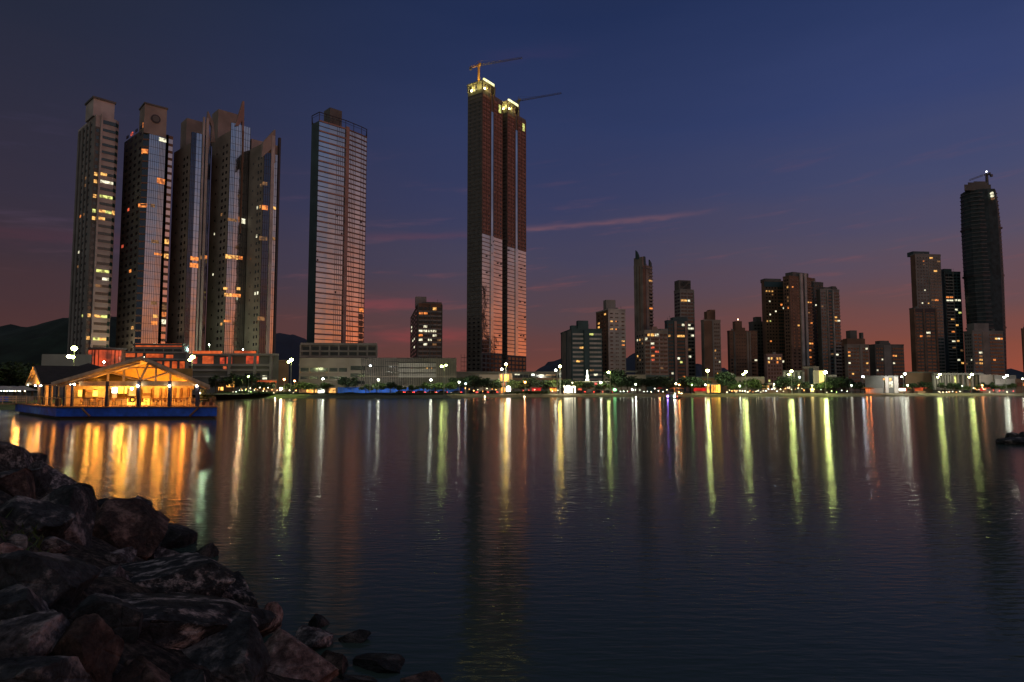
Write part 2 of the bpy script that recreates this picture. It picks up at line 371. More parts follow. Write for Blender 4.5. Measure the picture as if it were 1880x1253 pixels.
# ------------------------------------------------------------ building kit
_unit = {}
def unit(m):
    if m.name not in _unit:
        mb = MB(); mb.box(-.5, -.5, -.5, .5, .5, .5); _unit[m.name] = mb.mesh('unit_'+m.name, m)
    return _unit[m.name]
class Face:
    def __init__(s, a, b):
        s.a = a; s.b = b; s.w = hypot(b[0]-a[0], b[1]-a[1]); s.d = ((b[0]-a[0])/s.w, (b[1]-a[1])/s.w); s.n = (s.d[1], -s.d[0])
        s.ang = atan2(s.d[1], s.d[0])
    def p(s, t, o=0): return (s.a[0]+s.d[0]*t+s.n[0]*o, s.a[1]+s.d[1]*t+s.n[1]*o)
    def at(s, u, v):
        k, e = ray(u, v); den = s.d[0]-k*s.d[1]
        t = (k*s.a[1]-s.a[0])/den; D = s.a[1]+s.d[1]*t
        return t, CZ+e*D
class Bld:
    def __init__(s, name, label, start, v, D, segs, back=14, cat='building', group=None, zb=GZ):
        k = ray(start, v)[0]; p = (k*D, D); s.poly = [p]; s.v = v
        for ang, u in segs:
            k = ray(u, v)[0]; c, q = cos(radians(ang)), sin(radians(ang))
            t = (k*p[1]-p[0])/(c-k*q); p = (p[0]+c*t, p[1]+q*t); s.poly.append(p)
        s.faces = [Face(a, b) for a, b in zip(s.poly, s.poly[1:])]
        mk = (s.poly[0][0]+s.poly[-1][0])/(s.poly[0][1]+s.poly[-1][1]); h = hypot(mk, 1); s.bk = (mk/h, 1/h)
        s.front = list(s.poly)
        ymax = max(q[1] for q in s.poly)+back
        s.full = s.poly + [s.shift(s.poly[-1], (ymax-s.poly[-1][1])/s.bk[1]), s.shift(s.poly[0], (ymax-s.poly[0][1])/s.bk[1])]
        s.o = (sum(q[0] for q in s.full)/len(s.full), sum(q[1] for q in s.full)/len(s.full), zb); s.zb = zb
        s.root = thing(name, label, cat, s.o, group=group); s.items = {}; s.lits = []; s.keep = False
    def shift(s, p, t): return (p[0]+s.bk[0]*t, p[1]+s.bk[1]*t)
    def zt(s, v, i=0): return ZZ(v, s.front[i][1], 940)
    def part(s, name, mb, m, smooth=False):
        o = s.o; mb.v = [(x-o[0], y-o[1], z-o[2]) for x, y, z in mb.v]
        return mb.build(name, m, s.root, smooth=smooth)
    def shell(s, z1, m, z0=None, name='walls', poly=None):
        mb = MB(); mb.prism(poly or s.full, (s.zb-.2) if z0 is None else z0, z1); s.top = z1; return s.part(name, mb, m)
    def cap(s, h=1.0, m=None, over=.3):
        cx = sum(p[0] for p in s.full)/len(s.full); cy = sum(p[1] for p in s.full)/len(s.full)
        P = []
        for x, y in s.full:
            d = hypot(x-cx, y-cy); P.append((cx+(x-cx)*(1+over/d), cy+(y-cy)*(1+over/d)))
        mb = MB(); mb.prism(P, s.top, s.top+h); s.part('roof_edge', mb, m or M['dgrey'])
    def add(s, kind, f, t, z, w, h, m, o0=-.1, o1=.17, fixed=False):
        # box on face f centred at t, z
        x, y = f.p(t, (o0+o1)/2); s.items.setdefault(kind, []).append([(x, y, z), (w, o1-o0, h), f.ang, m, fixed])
    def wins(s, f, t0, t1, z0, z1, n, fh, wf=.6, hf=.5, m=None, kind='window', p_lit=0, pal='yow', skip=None):
        m = m or M['win']; nf = max(1, int(round((z1-z0)/fh))); fh = (z1-z0)/nf; cw = (t1-t0)/n
        for j in range(nf):
            for i in range(n):
                if skip and skip(i, j): continue
                mm = G[random.choice(pal)] if random.random() < p_lit else m
                s.add(kind, f, t0+cw*(i+.5), z0+fh*(j+.5), cw*wf, fh*hf, mm)
    def balc(s, f, t0, t1, z0, z1, fh, m, out=1.1, h=.45, n=1, gap=.0):
        nf = max(1, int(round((z1-z0)/fh))); fh = (z1-z0)/nf; cw = (t1-t0)/n
        for j in range(nf):
            for i in range(n):
                s.add('balcony', f, t0+cw*(i+.5), z0+fh*j+fh*h/2, cw*(1-gap), fh*h, m, -.1, out)
    def bands(s, f, t0, t1, z0, z1, fh, h, m, out=.25, kind='floor_band'):
        nf = max(1, int(round((z1-z0)/fh))); fh = (z1-z0)/nf
        for j in range(nf): s.add(kind, f, (t0+t1)/2, z0+fh*j, t1-t0, h, m, -.1, out)
    def piers(s, f, t0, t1, z0, z1, n, w, m, out=.3, kind='pier'):
        for i in range(n+1):
            s.add(kind, f, t0+(t1-t0)*i/n, (z0+z1)/2, w, z1-z0, m, -.1, out)
    def skin(s, f, t0, t1, z0, z1, m, o=.06, name='glass_facade'):
        s.add(name, f, (t0+t1)/2, (z0+z1)/2, t1-t0, z1-z0, m, -.1, o, True)
    def rect(s, f, u0, v0, u1, v1, m, o0=-.1, o1=.12, kind='window'):
        t0, za = f.at(u0, (v0+v1)/2); t1, zb = f.at(u1, (v0+v1)/2); tm = (u0+u1)/2
        z1 = f.at(tm, v0)[1]; z0 = f.at(tm, v1)[1]
        s.add(kind, f, (t0+t1)/2, (z0+z1)/2, abs(t1-t0), z1-z0, m, o0, o1, True)
    def lit(s, pts):
        # switch on the window nearest each listed spot
        for q in pts:
            u, v, g = q[:3]; best = None; bd = 9
            for it in s.items.get('window', []):
                if it[4]: continue
                pu, pv = proj(*it[0]); d = hypot(pu-u, (pv-v)*1.3)
                if d < bd: bd = d; best = it
            if best: best[3] = G[g]; best[4] = True
    def box(s, u0, u1, v0, m, i=None, inset=2.5, depth=6, z0=None, name='roof_block', f=None):
        # set-back block on the roof, between two columns of the photo
        f = f or s.faces[-1]; v = v0
        while True:
            g = Face(f.p(0, -inset), f.p(f.w, -inset))
            t0 = g.at(u0, v)[0]; t1 = g.at(u1, v)[0]; z = g.at((u0+u1)/2, v0)[1]
            if t0 > .2 or inset > 15 or name == 'plant_room' or s.keep: break
            inset += .5
        mb = MB(); z0 = s.top-.2 if z0 is None else z0
        a = g.p(t0); b = g.p(t1); c = g.p(t1, -depth); d = g.p(t0, -depth); mb.prism([a, b, c, d], z0, z)
        s.part(name, mb, m); return g, t0, t1, z
    def finish(s, cap=100):
        o = s.o
        for kind, L in s.items.items():
            # the largest and the lit ones stay parts of their own
            L.sort(key=lambda q: (not (q[4] or q[3].name.endswith('room')), -q[1][0]*q[1][2], random.random()))
            for c, d, a, m, fx in L[:cap]:
                ob = bpy.data.objects.new(kind, unit(m)); C.objects.link(ob); ob.parent = s.root
                ob.location = (c[0]-o[0], c[1]-o[1], c[2]-o[2]); ob.scale = d; ob.rotation_euler = (0, 0, a)
            R_ = L[cap:]
            if R_:
                mats = list({q[3].name: q[3] for q in R_}.values()); mb = MB()
                for c, d, a, m, fx in R_:
                    mb.mi = mats.index(m); ca, sa = cos(a), sin(a); h = (d[0]/2, d[1]/2, d[2]/2)
                    mb.obox((c[0]-ca*h[0]+sa*h[1]-o[0], c[1]-sa*h[0]-ca*h[1]-o[1], c[2]-h[2]-o[2]), (ca*d[0], sa*d[0], 0), (-sa*d[1], ca*d[1], 0), (0, 0, d[2]))
                tag(mb.build(kind, mats, s.root), kind='stuff')
        return s
def blade(b, name, f, pts, o0, o1, m):
    # plate standing on face f, outline as (u, v) read off the photo
    P = []
    for u, v in pts:
        t, z = f.at(u, v); P.append((t, z))
    mb = MB(); A_ = [(*f.p(t, o0), z) for t, z in P]; off = (f.n[0]*(o1-o0), f.n[1]*(o1-o0), 0); mb.slab(A_, off)
    return b.part(name, mb, m)
def mast(b, u, v0, v1, f, m, r=.18, inset=4):
    g = Face(f.p(0, -inset), f.p(f.w, -inset)); t, z0 = g.at(u, v1); z1 = g.at(u, v0)[1]; mb = MB(); x, y = g.p(t)
    mb.tube((x, y, min(z0, b.top)-.2), (x, y, z1), r, r*.6); b.part('antenna', mb, m); return x, y, z1

random.seed(7)
# ------------------------------------------------------------ the slim towers by the marina end
# tower with white balcony bay
b = Bld('apartment_tower', 'white tower with rounded white balcony bands, first high tower from the hill end', 124, 640, 318, [(-42, 156), (48, 165), (48, 194), (88, 200)], 16)
f0, f1, f2, f3 = b.faces
zt = b.zt(238); b.shell(b.zt(213, 2), M['white'])
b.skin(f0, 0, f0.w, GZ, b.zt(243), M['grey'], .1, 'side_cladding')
b.piers(f0, f0.w*.15, f0.w*.75, GZ, b.zt(246), 3, 1.0, M['dgrey'], .5)  # dark grey strips stand in for the shaded vertical recesses
b.skin(f1, 0, f1.w, GZ, b.zt(232, 1), M['dgrey'], .1, 'recess_shade_panel')  # flat panel, the shade of the recess put into its dark colour
z0 = 18; b.wins(f2, f2.w*.14, f2.w, z0, b.zt(216, 2), 2, 3.55, .97, .52, M['wint'])
b.wins(f3, 0, f3.w*.8, z0, b.zt(216, 2), 1, 3.55, .95, .52, M['wint'])
b.wins(f1, f1.w*.1, f1.w*.9, z0, b.zt(232, 1), 1, 3.55, .8, .45, M['wint'])
b.wins(f0, f0.w*.3, f0.w*.9, z0, b.zt(246), 3, 3.55, .3, .35, M['wint'])
b.balc(f2, 0, f2.w, z0-1.45, b.zt(216, 2)-1.45, 3.55, M['white'], .25, .38)
b.add('pier', f2, f2.w*.06, (z0+b.zt(210, 2))/2, f2.w*.12, b.zt(210, 2)-z0, M['white'], -.1, 1.1)
b.lit([(178, 323, 'y'), (186, 324, 'y'), (188, 336, 'w'), (204, 340, 'w'), (176, 336, 'y'), (176, 362, 'y'), (190, 363, 'g'), (200, 368, 'g'), (172, 388, 'g'), (184, 389, 'y'), (196, 390, 'g'), (204, 392, 'y'), (154, 392, 'd'), (148, 394, 'o'), (172, 402, 'y'), (182, 403, 'y'), (156, 340, 'd'), (160, 328, 'd'), (176, 497, 'g'), (194, 498, 'g'), (188, 510, 'w'), (184, 524, 'd'), (150, 577, 'g'), (160, 577, 'y'), (178, 577, 'y'), (190, 577, 'g'), (160, 618, 'y'), (172, 618, 'g'), (188, 618, 'y'), (140, 464, 'w'), (140, 486, 'd')])
b.keep = True; b.top = b.zt(238); g, t0, t1, z = b.box(172, 211, 186, M['white'], f=f2, inset=1.5, depth=12, z0=b.zt(240), name='crown')
mb = MB(); mb.prism([g.p(t0-.5, .5), g.p(t1+.5, .5), g.p(t1+.5, -12.5), g.p(t0-.5, -12.5)], z, z+.9); b.part('crown_roof', mb, M['dgrey'])
b.finish()

# tower with mirror glass front and round emblem on the crown
b = Bld('glass_tower', 'tall blue glass tower with a round emblem on its crown and several lit floors', 212, 640, 322, [(-42, 247), (10, 258), (42, 278), (49, 292), (49, 303)], 16)
f0, f1, f2, f3, f4 = b.faces; zt = b.zt(243, 2)
b.shell(b.zt(240, 2), M['brown'])
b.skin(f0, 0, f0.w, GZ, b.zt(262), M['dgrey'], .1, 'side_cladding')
b.wins(f0, 1, f0.w-.5, 20, b.zt(250), 4, 3.5, .45, .4)
for f, m in ((f1, M['gdark']), (f2, M['gblue']), (f3, M['gpale'])): b.skin(f, 0, f.w, 14, b.zt(240, 2), m)
b.bands(f1, 0, f1.w, 20, b.zt(244, 2), 3.5, .7, M['brown'], .3)
for f in (f2, f3):
    b.bands(f, 0, f.w, 20, b.zt(242, 2), 3.5, .14, M['mull'], .12); b.piers(f, 0, f.w, 14, b.zt(240, 2), 5, .12, M['mull'], .14, 'mullion')
b.piers(f4, 0, 0, 14, b.zt(240, 2), 1, .9, M['mull'], .5, 'mullion')
b.wins(f4, .6, f4.w-.1, 16, b.zt(244, 2), 1, 3.5, .95, .62, M['gwarm'])
for u0, v0, u1, v1, k in ((262, 226, 274, 235, 'o'), (278, 228, 293, 237, 'o'), (292, 254, 306, 261, 'w'), (260, 274, 272, 283, 'o'), (288, 328, 303, 338, 'o'), (254, 374, 270, 381, 'o'), (276, 375, 284, 381, 'd'), (278, 441, 291, 447, 'd'), (283, 465, 297, 469, 'o'), (277, 554, 288, 560, 'd'), (281, 578, 290, 584, 'y'), (277, 590, 289, 597, 'o')):
    f = min((f1, f2, f3), key=lambda q: abs(sum(proj(*q.p(q.w/2), b.zt((v0+v1)/2, 2))[:1])-(u0+u1)/2)); b.rect(f, u0, v0, u1, v1, G[k])
b.lit([(302, 443, 'y'), (300, 469, 'y'), (298, 582, 'o'), (297, 594, 'w'), (298, 570, 'd'), (242, 235, 'r'), (246, 244, 'r'), (240, 387, 'r'), (241, 502, 'o'), (250, 605, 'y'), (226, 452, 'r')])
b.keep = True; g, t0, t1, z = b.box(266, 307, 196, M['cream'], f=f2, inset=-.2, depth=10, z0=b.zt(246, 2), name='crown')
mb = MB(); mb.prism([g.p(t0-.4, .4), g.p(t1+.4, .4), g.p(t1+.4, -10.4), g.p(t0-.4, -10.4)], z, z+.7); b.part('crown_roof', mb, M['dgrey'])
mb = MB(); c = g.p((t0+t1)/2, .05); zc = z-6.2; nx, ny = g.n; mb.tube((c[0], c[1], zc), (c[0]+nx*.4, c[1]+ny*.4, zc), 2.1, n=18); b.part('round_emblem', mb, M['mull'])
mb = MB(); mb.tube((c[0]+nx*.4, c[1]+ny*.4, zc), (c[0]+nx*.55, c[1]+ny*.55, zc), 1.5, n=18); b.part('emblem_face', mb, M['dgrey'])
b.finish()

def slim(name, label, cols, v, D, tops, crown, fin, glass, lits, panes, curve=(36, 44, 51), finmat='cream', extra=None):
    uL, uN = cols[0], cols[1]
    b = Bld(name, label, uL, v, D, [(-42, uN)] + [(a, u) for a, u in zip(curve, cols[2:])], 18)
    f0 = b.faces[0]; b.shell(b.zt(tops[0], 1), M['beige'])
    b.skin(f0, 0, f0.w, GZ, b.zt(tops[0], 1), M['beige'], .1, 'side_cladding')
    # the glazed bay is lower than the slab behind it
    for k, a in enumerate((.66, .84)): b.wins(f0, f0.w*(a-.05), f0.w*(a+.05), 16, b.zt(tops[0], 1)-5, 1, 3.5, .8, .4)
    b.wins(f0, f0.w*.2, f0.w*.4, 16, b.zt(tops[0], 1)-5, 1, 7, .25, .15)
    for f, m in zip(b.faces[1:], glass):
        b.skin(f, 0, f.w, 10, b.zt(tops[1], 1), M[m], .5); b.bands(f, 0, f.w, 14, b.zt(tops[1], 1), 3.5, .12, M['mull'], .56)
        b.piers(f, 0, f.w, 10, b.zt(tops[1], 1), 3, .12, M['mull'], .6, 'mullion')
    for (u0, v0, u1, v1, k, fi) in panes: b.rect(b.faces[fi], u0, v0, u1, v1, G[k], -.1, .62)
    b.lit(lits); f = b.faces[2]
    b.box(*crown, M['cream'], f=f, inset=3, depth=9, name='crown', z0=b.zt(tops[0]+6, 1))
    if fin: blade(b, 'fin', b.faces[-1], fin, -.6, .7, M[finmat])
    if extra: extra(b)
    b.finish(); return b
slim('glass_tower', 'beige slab tower with dark glass bow front and pierced fin, beside the lit blue tower', (306, 337, 346, 362, 374), 640, 326,
     (262, 243), (343, 382, 222), [(378, 238), (381, 205), (391, 226), (394, 262), (386, 262), (388, 234), (383.5, 222), (382.5, 240), (385, 262), (381, 285)], ('gdark', 'gblue', 'gdark'),
     [], [(349, 472, 364, 479, 'o', 2), (348, 484, 364, 492, 'o', 2), (366, 470, 376, 477, 'd', 3), (375, 470, 379, 476, 'o', 3)],
     extra=lambda b: (b.add('pier', b.faces[2], b.faces[2].w*.82, b.zt(440, 1), .8, b.zt(250, 1)*.98, M['white'], -.1, 1.0), b.add('pier', b.faces[3], b.faces[3].w*.30, b.zt(440, 1), 1.2, b.zt(250, 1)*.98, M['white'], -.1, 1.0)))
slim('glass_tower', 'beige slab tower with a pale glass front and the tallest pointed fin', (377, 411, 420, 434, 447), 640, 330,
     (240, 226), (401, 440, 206), [(431, 232), (445.5, 186), (447.5, 188), (446, 300), (443, 300), (443.5, 222), (437, 232)], ('gblue', 'gpale', 'gpale'),
     [(386, 427, 'w'), (383, 505, 'w'), (410, 394, 'd'), (404, 590, 'y')], [(418, 402, 434, 407, 'd', 2), (440, 402, 449, 411, 'w', 3), (414, 469, 436, 476, 'y', 2), (437, 471, 444, 477, 'o', 3), (412, 539, 425, 545, 'y', 1), (426, 540, 441, 546, 'o', 2), (410, 528, 418, 532, 'y', 1), (434, 528, 440, 533, 'y', 3), (411, 588, 424, 592, 'o', 1)], finmat='pink',
     extra=lambda b: b.add('pier', b.faces[2], b.faces[2].w*.96, b.zt(330, 1), .7, b.zt(250, 1)-b.zt(440, 1), M['brown'], -.1, 1.0))
slim('glass_tower', 'shortest beige slab tower, with dark glass bay, slanted sail fin and bright edge pillar', (448, 475, 487, 493, 503), 640, 322,
     (262, 280), (462, 484, 258), [(479, 290), (482, 262), (503, 239), (504.5, 240), (504, 300), (497, 300), (498, 274)], ('gdark', 'gdark', 'gpale'),
     [(467, 384, 'w'), (473, 382, 'y'), (476, 338, 'd'), (470, 437, 'w'), (461, 539, 'w'), (469, 537, 'w'), (457, 585, 'y'), (462, 585, 'y')],
     [(481, 378, 491, 386, 'o', 1), (498, 380, 505, 385, 'y', 3), (476, 435, 490, 442, 'd', 1), (497, 436, 504, 442, 'd', 3), (473, 582, 485, 589, 'd', 1), (482, 335, 490, 341, 'd', 1)],
     extra=lambda b: (b.add('pier', b.faces[2], b.faces[2].w*.5, b.zt(460, 1), 1.6, b.zt(285, 1)*.98, M['white'], -.1, 1.1), b.add('pier', b.faces[3], b.faces[3].w*.9, b.zt(460, 1), 1.0, b.zt(285, 1)*.98, M['mull'], -.1, 1.1)))

# broad banded glass tower with a rooftop pergola
b = Bld('office_tower', 'broad glass tower with pink floor bands and an open pergola round its roof', 563, 640, 400, [(-42, 577), (44, 627), (50, 633), (54, 657), (60, 667)], 20)
f0, f1, f2, f3, f4 = b.faces; zt = b.zt(222, 1); b.shell(zt, M['dgrey'])
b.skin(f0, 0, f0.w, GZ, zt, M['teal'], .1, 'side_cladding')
zs = 24
b.skin(f1, 0, f1.w*.38, zs, zt, M['gblue']); b.skin(f1, f1.w*.38, f1.w, zs, zt, M['gpale']); b.skin(f3, 0, f3.w, zs, zt, M['gwarm']); b.skin(f4, 0, f4.w, zs, zt, M['gwarm'])
b.add('pier', f2, f2.w/2, (zs+zt)/2, f2.w, zt-zs+3, M['pink'], -.1, .8)
nfl = 46; fh = (zt-zs)/nfl
for j in range(nfl+1):
    z = zs+fh*j; thick = j % 2 == 0
    b.add('floor_band', f1, f1.w/2, z, f1.w, .9 if thick else .5, M['pink'] if thick else M['dgrey'], -.1, .45 if thick else .2)
    for f in (f3, f4): b.add('floor_band', f, f.w/2, z, f.w, .7, M['brown'], -.1, .4)
for f, a, c, n in ((f1, .68, .97, 4), (f3, .05, .55, 4), (f4, 0, 1, 2)): b.piers(f, f.w*a, f.w*c, zs, zt, n, .16, M['mull'], .16, 'mullion')
for u, v, f in ((616, 386, f1), (619, 397, f1), (616, 537, f1), (627, 430, f1), (583, 478, f1), (663, 408, f3)): b.rect(f, u-1.4, v-2, u+1.4, v+2, M['mull'], kind='open_window')
b.rect(f4, 659, 566, 667, 575, G['o'])
for k in range(4): b.rect(f4, 658.5, 577+12*k, 666, 587+12*k, M['win'])
b.wins(f1, 0, f1.w, 14, zs-1, 3, 4.4, .9, .7); b.wins(f3, 0, f3.w, 14, zs-1, 2, 4.4, .9, .7)
g, t0, t1, z = b.box(606, 628, 201, M['dgrey'], f=f1, inset=3, depth=8, name='plant_room')
mb = MB()
R_ = [f0.p(0, 0), f0.p(f0.w, 0), f1.p(f1.w, 0), f3.p(f3.w, 0), f4.p(f4.w, 0), b.shift(f4.p(f4.w, 0), 12), b.shift(f0.p(0, 0), 12)]; hp = 5.5
for p, q in zip(R_, R_[1:]+R_[:1]):
    mb.tube((*p, zt+hp), (*q, zt+hp), .28, n=5); mb.tube((*p, zt+hp-1.6), (*q, zt+hp-1.6), .12, n=4)
    m_ = max(1, int(hypot(q[0]-p[0], q[1]-p[1])/4.5))
    for i in range(m_): t = i/m_; x, y = p[0]+(q[0]-p[0])*t, p[1]+(q[1]-p[1])*t; mb.tube((x, y, zt-.2), (x, y, zt+hp), .2, n=5)
b.part('pergola', mb, M['mull']); b.finish()

# ------------------------------------------------------------ the pair of unfinished supertall towers
def supertall(label, uL, uN, uM, uR, D, vtop, vglass, v, crane, crown, th=55):
    b = Bld('unfinished_skyscraper', label, uL, v, D, [(th-90, uN), (th, uM), (th, uR)], 26, group=None)
    f0 = b.faces[0]; f = Face(b.faces[1].a, b.faces[2].b)
    zt = b.zt(vtop, 1); b.shell(zt, M['dconc'])
    zg = b.zt(vglass, 1); zs = 34
    b.skin(f0, 0, f0.w, GZ, zt, M['dconc'], .12, 'side_wall')
    fh = 3.55
    b.bands(f0, .4, f0.w-.6, zs, zt, fh, .5, M['dgrey'], .5); b.wins(f0, .5, f0.w-.5, 8, zt-10, 3, fh, .5, .4, M['win'])
    w = f.w; s0, s1 = w*.40, w*.54
    for a, c in ((.5, s0), (s1, w-.2)):
        b.skin(f, a, c, zs, zg, M['gpale'] if c < w*.5 else M['gwarm']); b.skin(f, a, c, zg, zt-4, M['brick'], .05, 'brick_infill')
        b.bands(f, a, c, zg, zt-3, fh, .55, M['brown'], .45, 'floor_slab'); b.bands(f, a, c, zs, zg, fh, .6, M['pink'], .3)
        b.piers(f, a, c, zg, zt-2, 2, .35, M['brown'], .3); b.wins(f, a+.3, c-.3, zg+.8, zt-8, 3, fh, .30, .5, M['win'], kind='window_opening')
    b.skin(f, s0, s1, zs, zg, M['gpale'], .7); b.skin(f, s0+.6, s1-.6, zg, zt-16, M['gblue'], .5)
    b.add('pier', f, s0, (zt+zg)/2, .5, zt-zg, M['brown'], -.1, .8); b.add('pier', f, s1, (zt+zg)/2, .5, zt-zg, M['brown'], -.1, .8)
    random.seed(int(uL))
    for k in range(12): b.add('open_window', f, random.uniform(1, w-1), zs+fh*(random.randrange(1, 28)+.5), random.uniform(.8, 1.6), 1.3, M['win'], -.1, .75)
    b.wins(f, .6, w-.6, 14, zs-1, 5, 4.2, .7, .65)
    # lit crown: floodlit top storey under an oversailing roof slab
    hc = 7; cz = zt+hc
    o = .6; P = [f0.p(-o, o), f0.p(f0.w+o, o), f.p(w*.62, o)]
    P2 = P+[b.shift(P[-1], 16), b.shift(P[0], 16)]
    mb = MB(); mb.prism(P2, cz, cz+.9); b.part('crown_roof', mb, M['conc'])
    core = [f0.p(f0.w*.15, -2.5), f0.p(f0.w-2.5, -2.5), f.p(w*.5, -2.5)]; core += [b.shift(core[-1], 12), b.shift(core[0], 12)]
    mb = MB(); mb.prism(core, zt-.2, cz); b.part('crown_core', mb, M['white'])
    b.piers(f0, .4, f0.w-.2, zt, cz, 3, .7, M['conc'], .3, 'crown_column'); b.piers(f, .4, w*.6, zt, cz, 3, .7, M['conc'], .3, 'crown_column')
    # emissive band stands in for the floodlit edge above the roof slab
    mlit = G['crown']
    b.add('work_light_glow', f, w*.33, cz+2.3, w*.5, 2.6, mlit, -1.2, .2, True)
    b.add('work_light_glow', f, w*.86, zt-9, w*.10, 7, G['g'], -.2, .5, True)
    b.add('work_light_glow', f0, f0.w*.25, zt+1.2, 1.6, 1.4, G['flood'], -.5, .2, True)
    b.add('work_light_glow', f, w*.12, zt+1.5, 1.0, 1.2, G['flood'], -.5, .2, True)
    for p, e in ((f0.p(f0.w*.3, 1.5), 1300), (f0.p(f0.w*.8, 1.5), 800), (f.p(w*.2, 1.5), 1000)):
        ld = bpy.data.lights.new('work_lamp', 'POINT'); ld.energy = e; ld.color = (1, .85, .18); ld.shadow_soft_size = .4
        lo = bpy.data.objects.new('work_lamp', ld); C.objects.link(lo); lo.location = (p[0]-b.o[0], p[1]-b.o[1], zt+2.5-b.o[2]); lo.parent = b.root
    # scaffold at the foot
    mb = MB()
    for k in range(6):
        x, y = f0.p(-4, .5); z = 12+k*3.6; mb.box(x-1.5, y, z, x+4.5, y+3, z+.25)
    for dx in (-1.5, 1.3, 4.3):
        x, y = f0.p(-4, .5); mb.box(x+dx, y, GZ-.2, x+dx+.25, y+.25, 33)
    b.part('scaffold', mb, M['steel'])
    b.finish(); return b, f, zt, cz
G['crown'] = mglow('floodlit_edge_glow', (1, .95, .55), (.75, .7, .25), 1.7, .3, True)
G['flood'] = mlamp('site_floodlight', (1, .9, .5), 14)
t_a = supertall('unfinished supertall tower with a yellow-lit crane on top, taller of the joined pair', 857, 884, 905, 922, 560, 163, 428, 600, None, None)
t_b = supertall('unfinished supertall tower behind the taller of the pair, its lit roof one step lower', 922, 931, 950, 966, 600, 200, 452, 600, None, None)

def crane(label, base, zb, hm, tip, ctr, lit):
    # lattice tower crane: mast, slewing cab, main jib reaching to tip, counter jib
    t = thing('tower_crane', label, 'crane', (base[0], base[1], zb)); mm = M['crane'] if lit else M['steel']
    def lattice(p, q, w, n, r):
        mb = MB(); p = Vector(p); q = Vector(q); d = (q-p); L_ = d.length; d.normalize()
        s = d.cross(Vector((0, 0, 1)) if abs(d.z) < .9 else Vector((0, 1, 0))).normalized(); u_ = s.cross(d)
        cs = [s*w/2-u_*w/2, s*-w/2-u_*w/2, u_*w/2] if abs(d.z) < .9 else [s*w/2+u_*w/2, s*-w/2+u_*w/2, s*-w/2-u_*w/2, s*w/2-u_*w/2]
        for c in cs: mb.tube(p+c, q+c*.8, r, r*.8, 4)
        for i in range(n):
            a = p+d*(L_*i/n); e = p+d*(L_*(i+1)/n)
            for k in range(len(cs)): mb.tube(a+cs[k], e+cs[(k+1) % len(cs)], r*.55, n=3)
        return mb
    top = Vector((0, 0, hm)); lattice((0, 0, -1), top, 1.8, max(3, int(hm/2)), .22).build('mast', mm, t)
    mb = MB(); mb.box(-.75, -.75, 1, .75, .75, hm-.5); mb.build('mast_core', mm, t)
    mb = MB(); mb.box(-1.3, -1.3, hm, 1.3, 1.3, hm+1.2); mb.box(.6, -2.6, hm+.1, 2.2, -1.2, hm+2); mb.build('cab', mm, t)
    tip = Vector(tip)-Vector((base[0], base[1], zb)); lattice((0, 0, hm+1.2), tip, 1.5, 16, .16).build('jib', M['steel'], t)
    ctr = Vector(ctr)-Vector((base[0], base[1], zb)); lattice((0, 0, hm+1.2), ctr, 1.5, 5, .2).build('counter_jib', mm, t)
    mb = MB(); mb.box(ctr.x-1, ctr.y-.8, ctr.z-2.2, ctr.x+1, ctr.y+.8, ctr.z+.2); mb.build('counterweight', M['steel'], t)
    mb = MB(); ap = Vector((0, 0, hm+5)); mb.tube((0, 0, hm+1), ap, .4, .15, 4); mb.tube(ap, tip*.6+top*.4, .06, n=3); mb.tube(ap, ctr, .06, n=3); mb.build('mast_head', mm, t)
    return t
def on(u, v, D): return (XX(u, D, v), D, ZZ(v, D))
b_, f, zt, cz = t_a; D = 575; p = on(879, 133, D); zb = cz+.9; hm = ZZ(122, D)-zb
crane('floodlit yellow tower crane standing on the taller unfinished tower', (p[0], D), zb, hm, on(959, 106, D+10), on(864, 124, D-3), True)
ld = bpy.data.lights.new('crane_lamp', 'POINT'); ld.energy = 20000; ld.color = (1, .7, .25); ld.shadow_soft_size = .4
lo = bpy.data.objects.new('crane_lamp', ld); C.objects.link(lo); lo.location = (p[0]+3, D-6, zb+2)
mb = MB(); mb.ball((0, 0, 0), .55); lo2 = mb.build('floodlight', G['flood'], None, (p[0]+1.4, D-2, zb+5)); tag(lo2, 'small bright floodlight shining on the mast of the yellow crane', 'floodlight')
lo.parent = lo2; lo.location = (1.5, -3.5, -1.5)
b_, f, zt, cz = t_b; D = 615; p = on(952, 186, D)
crane('dark tower crane behind the lower unfinished tower, long jib against the sky', (p[0], D), cz-12, ZZ(187, D)-cz+12, on(1031, 171, D+12), on(943, 189, D-3), False)
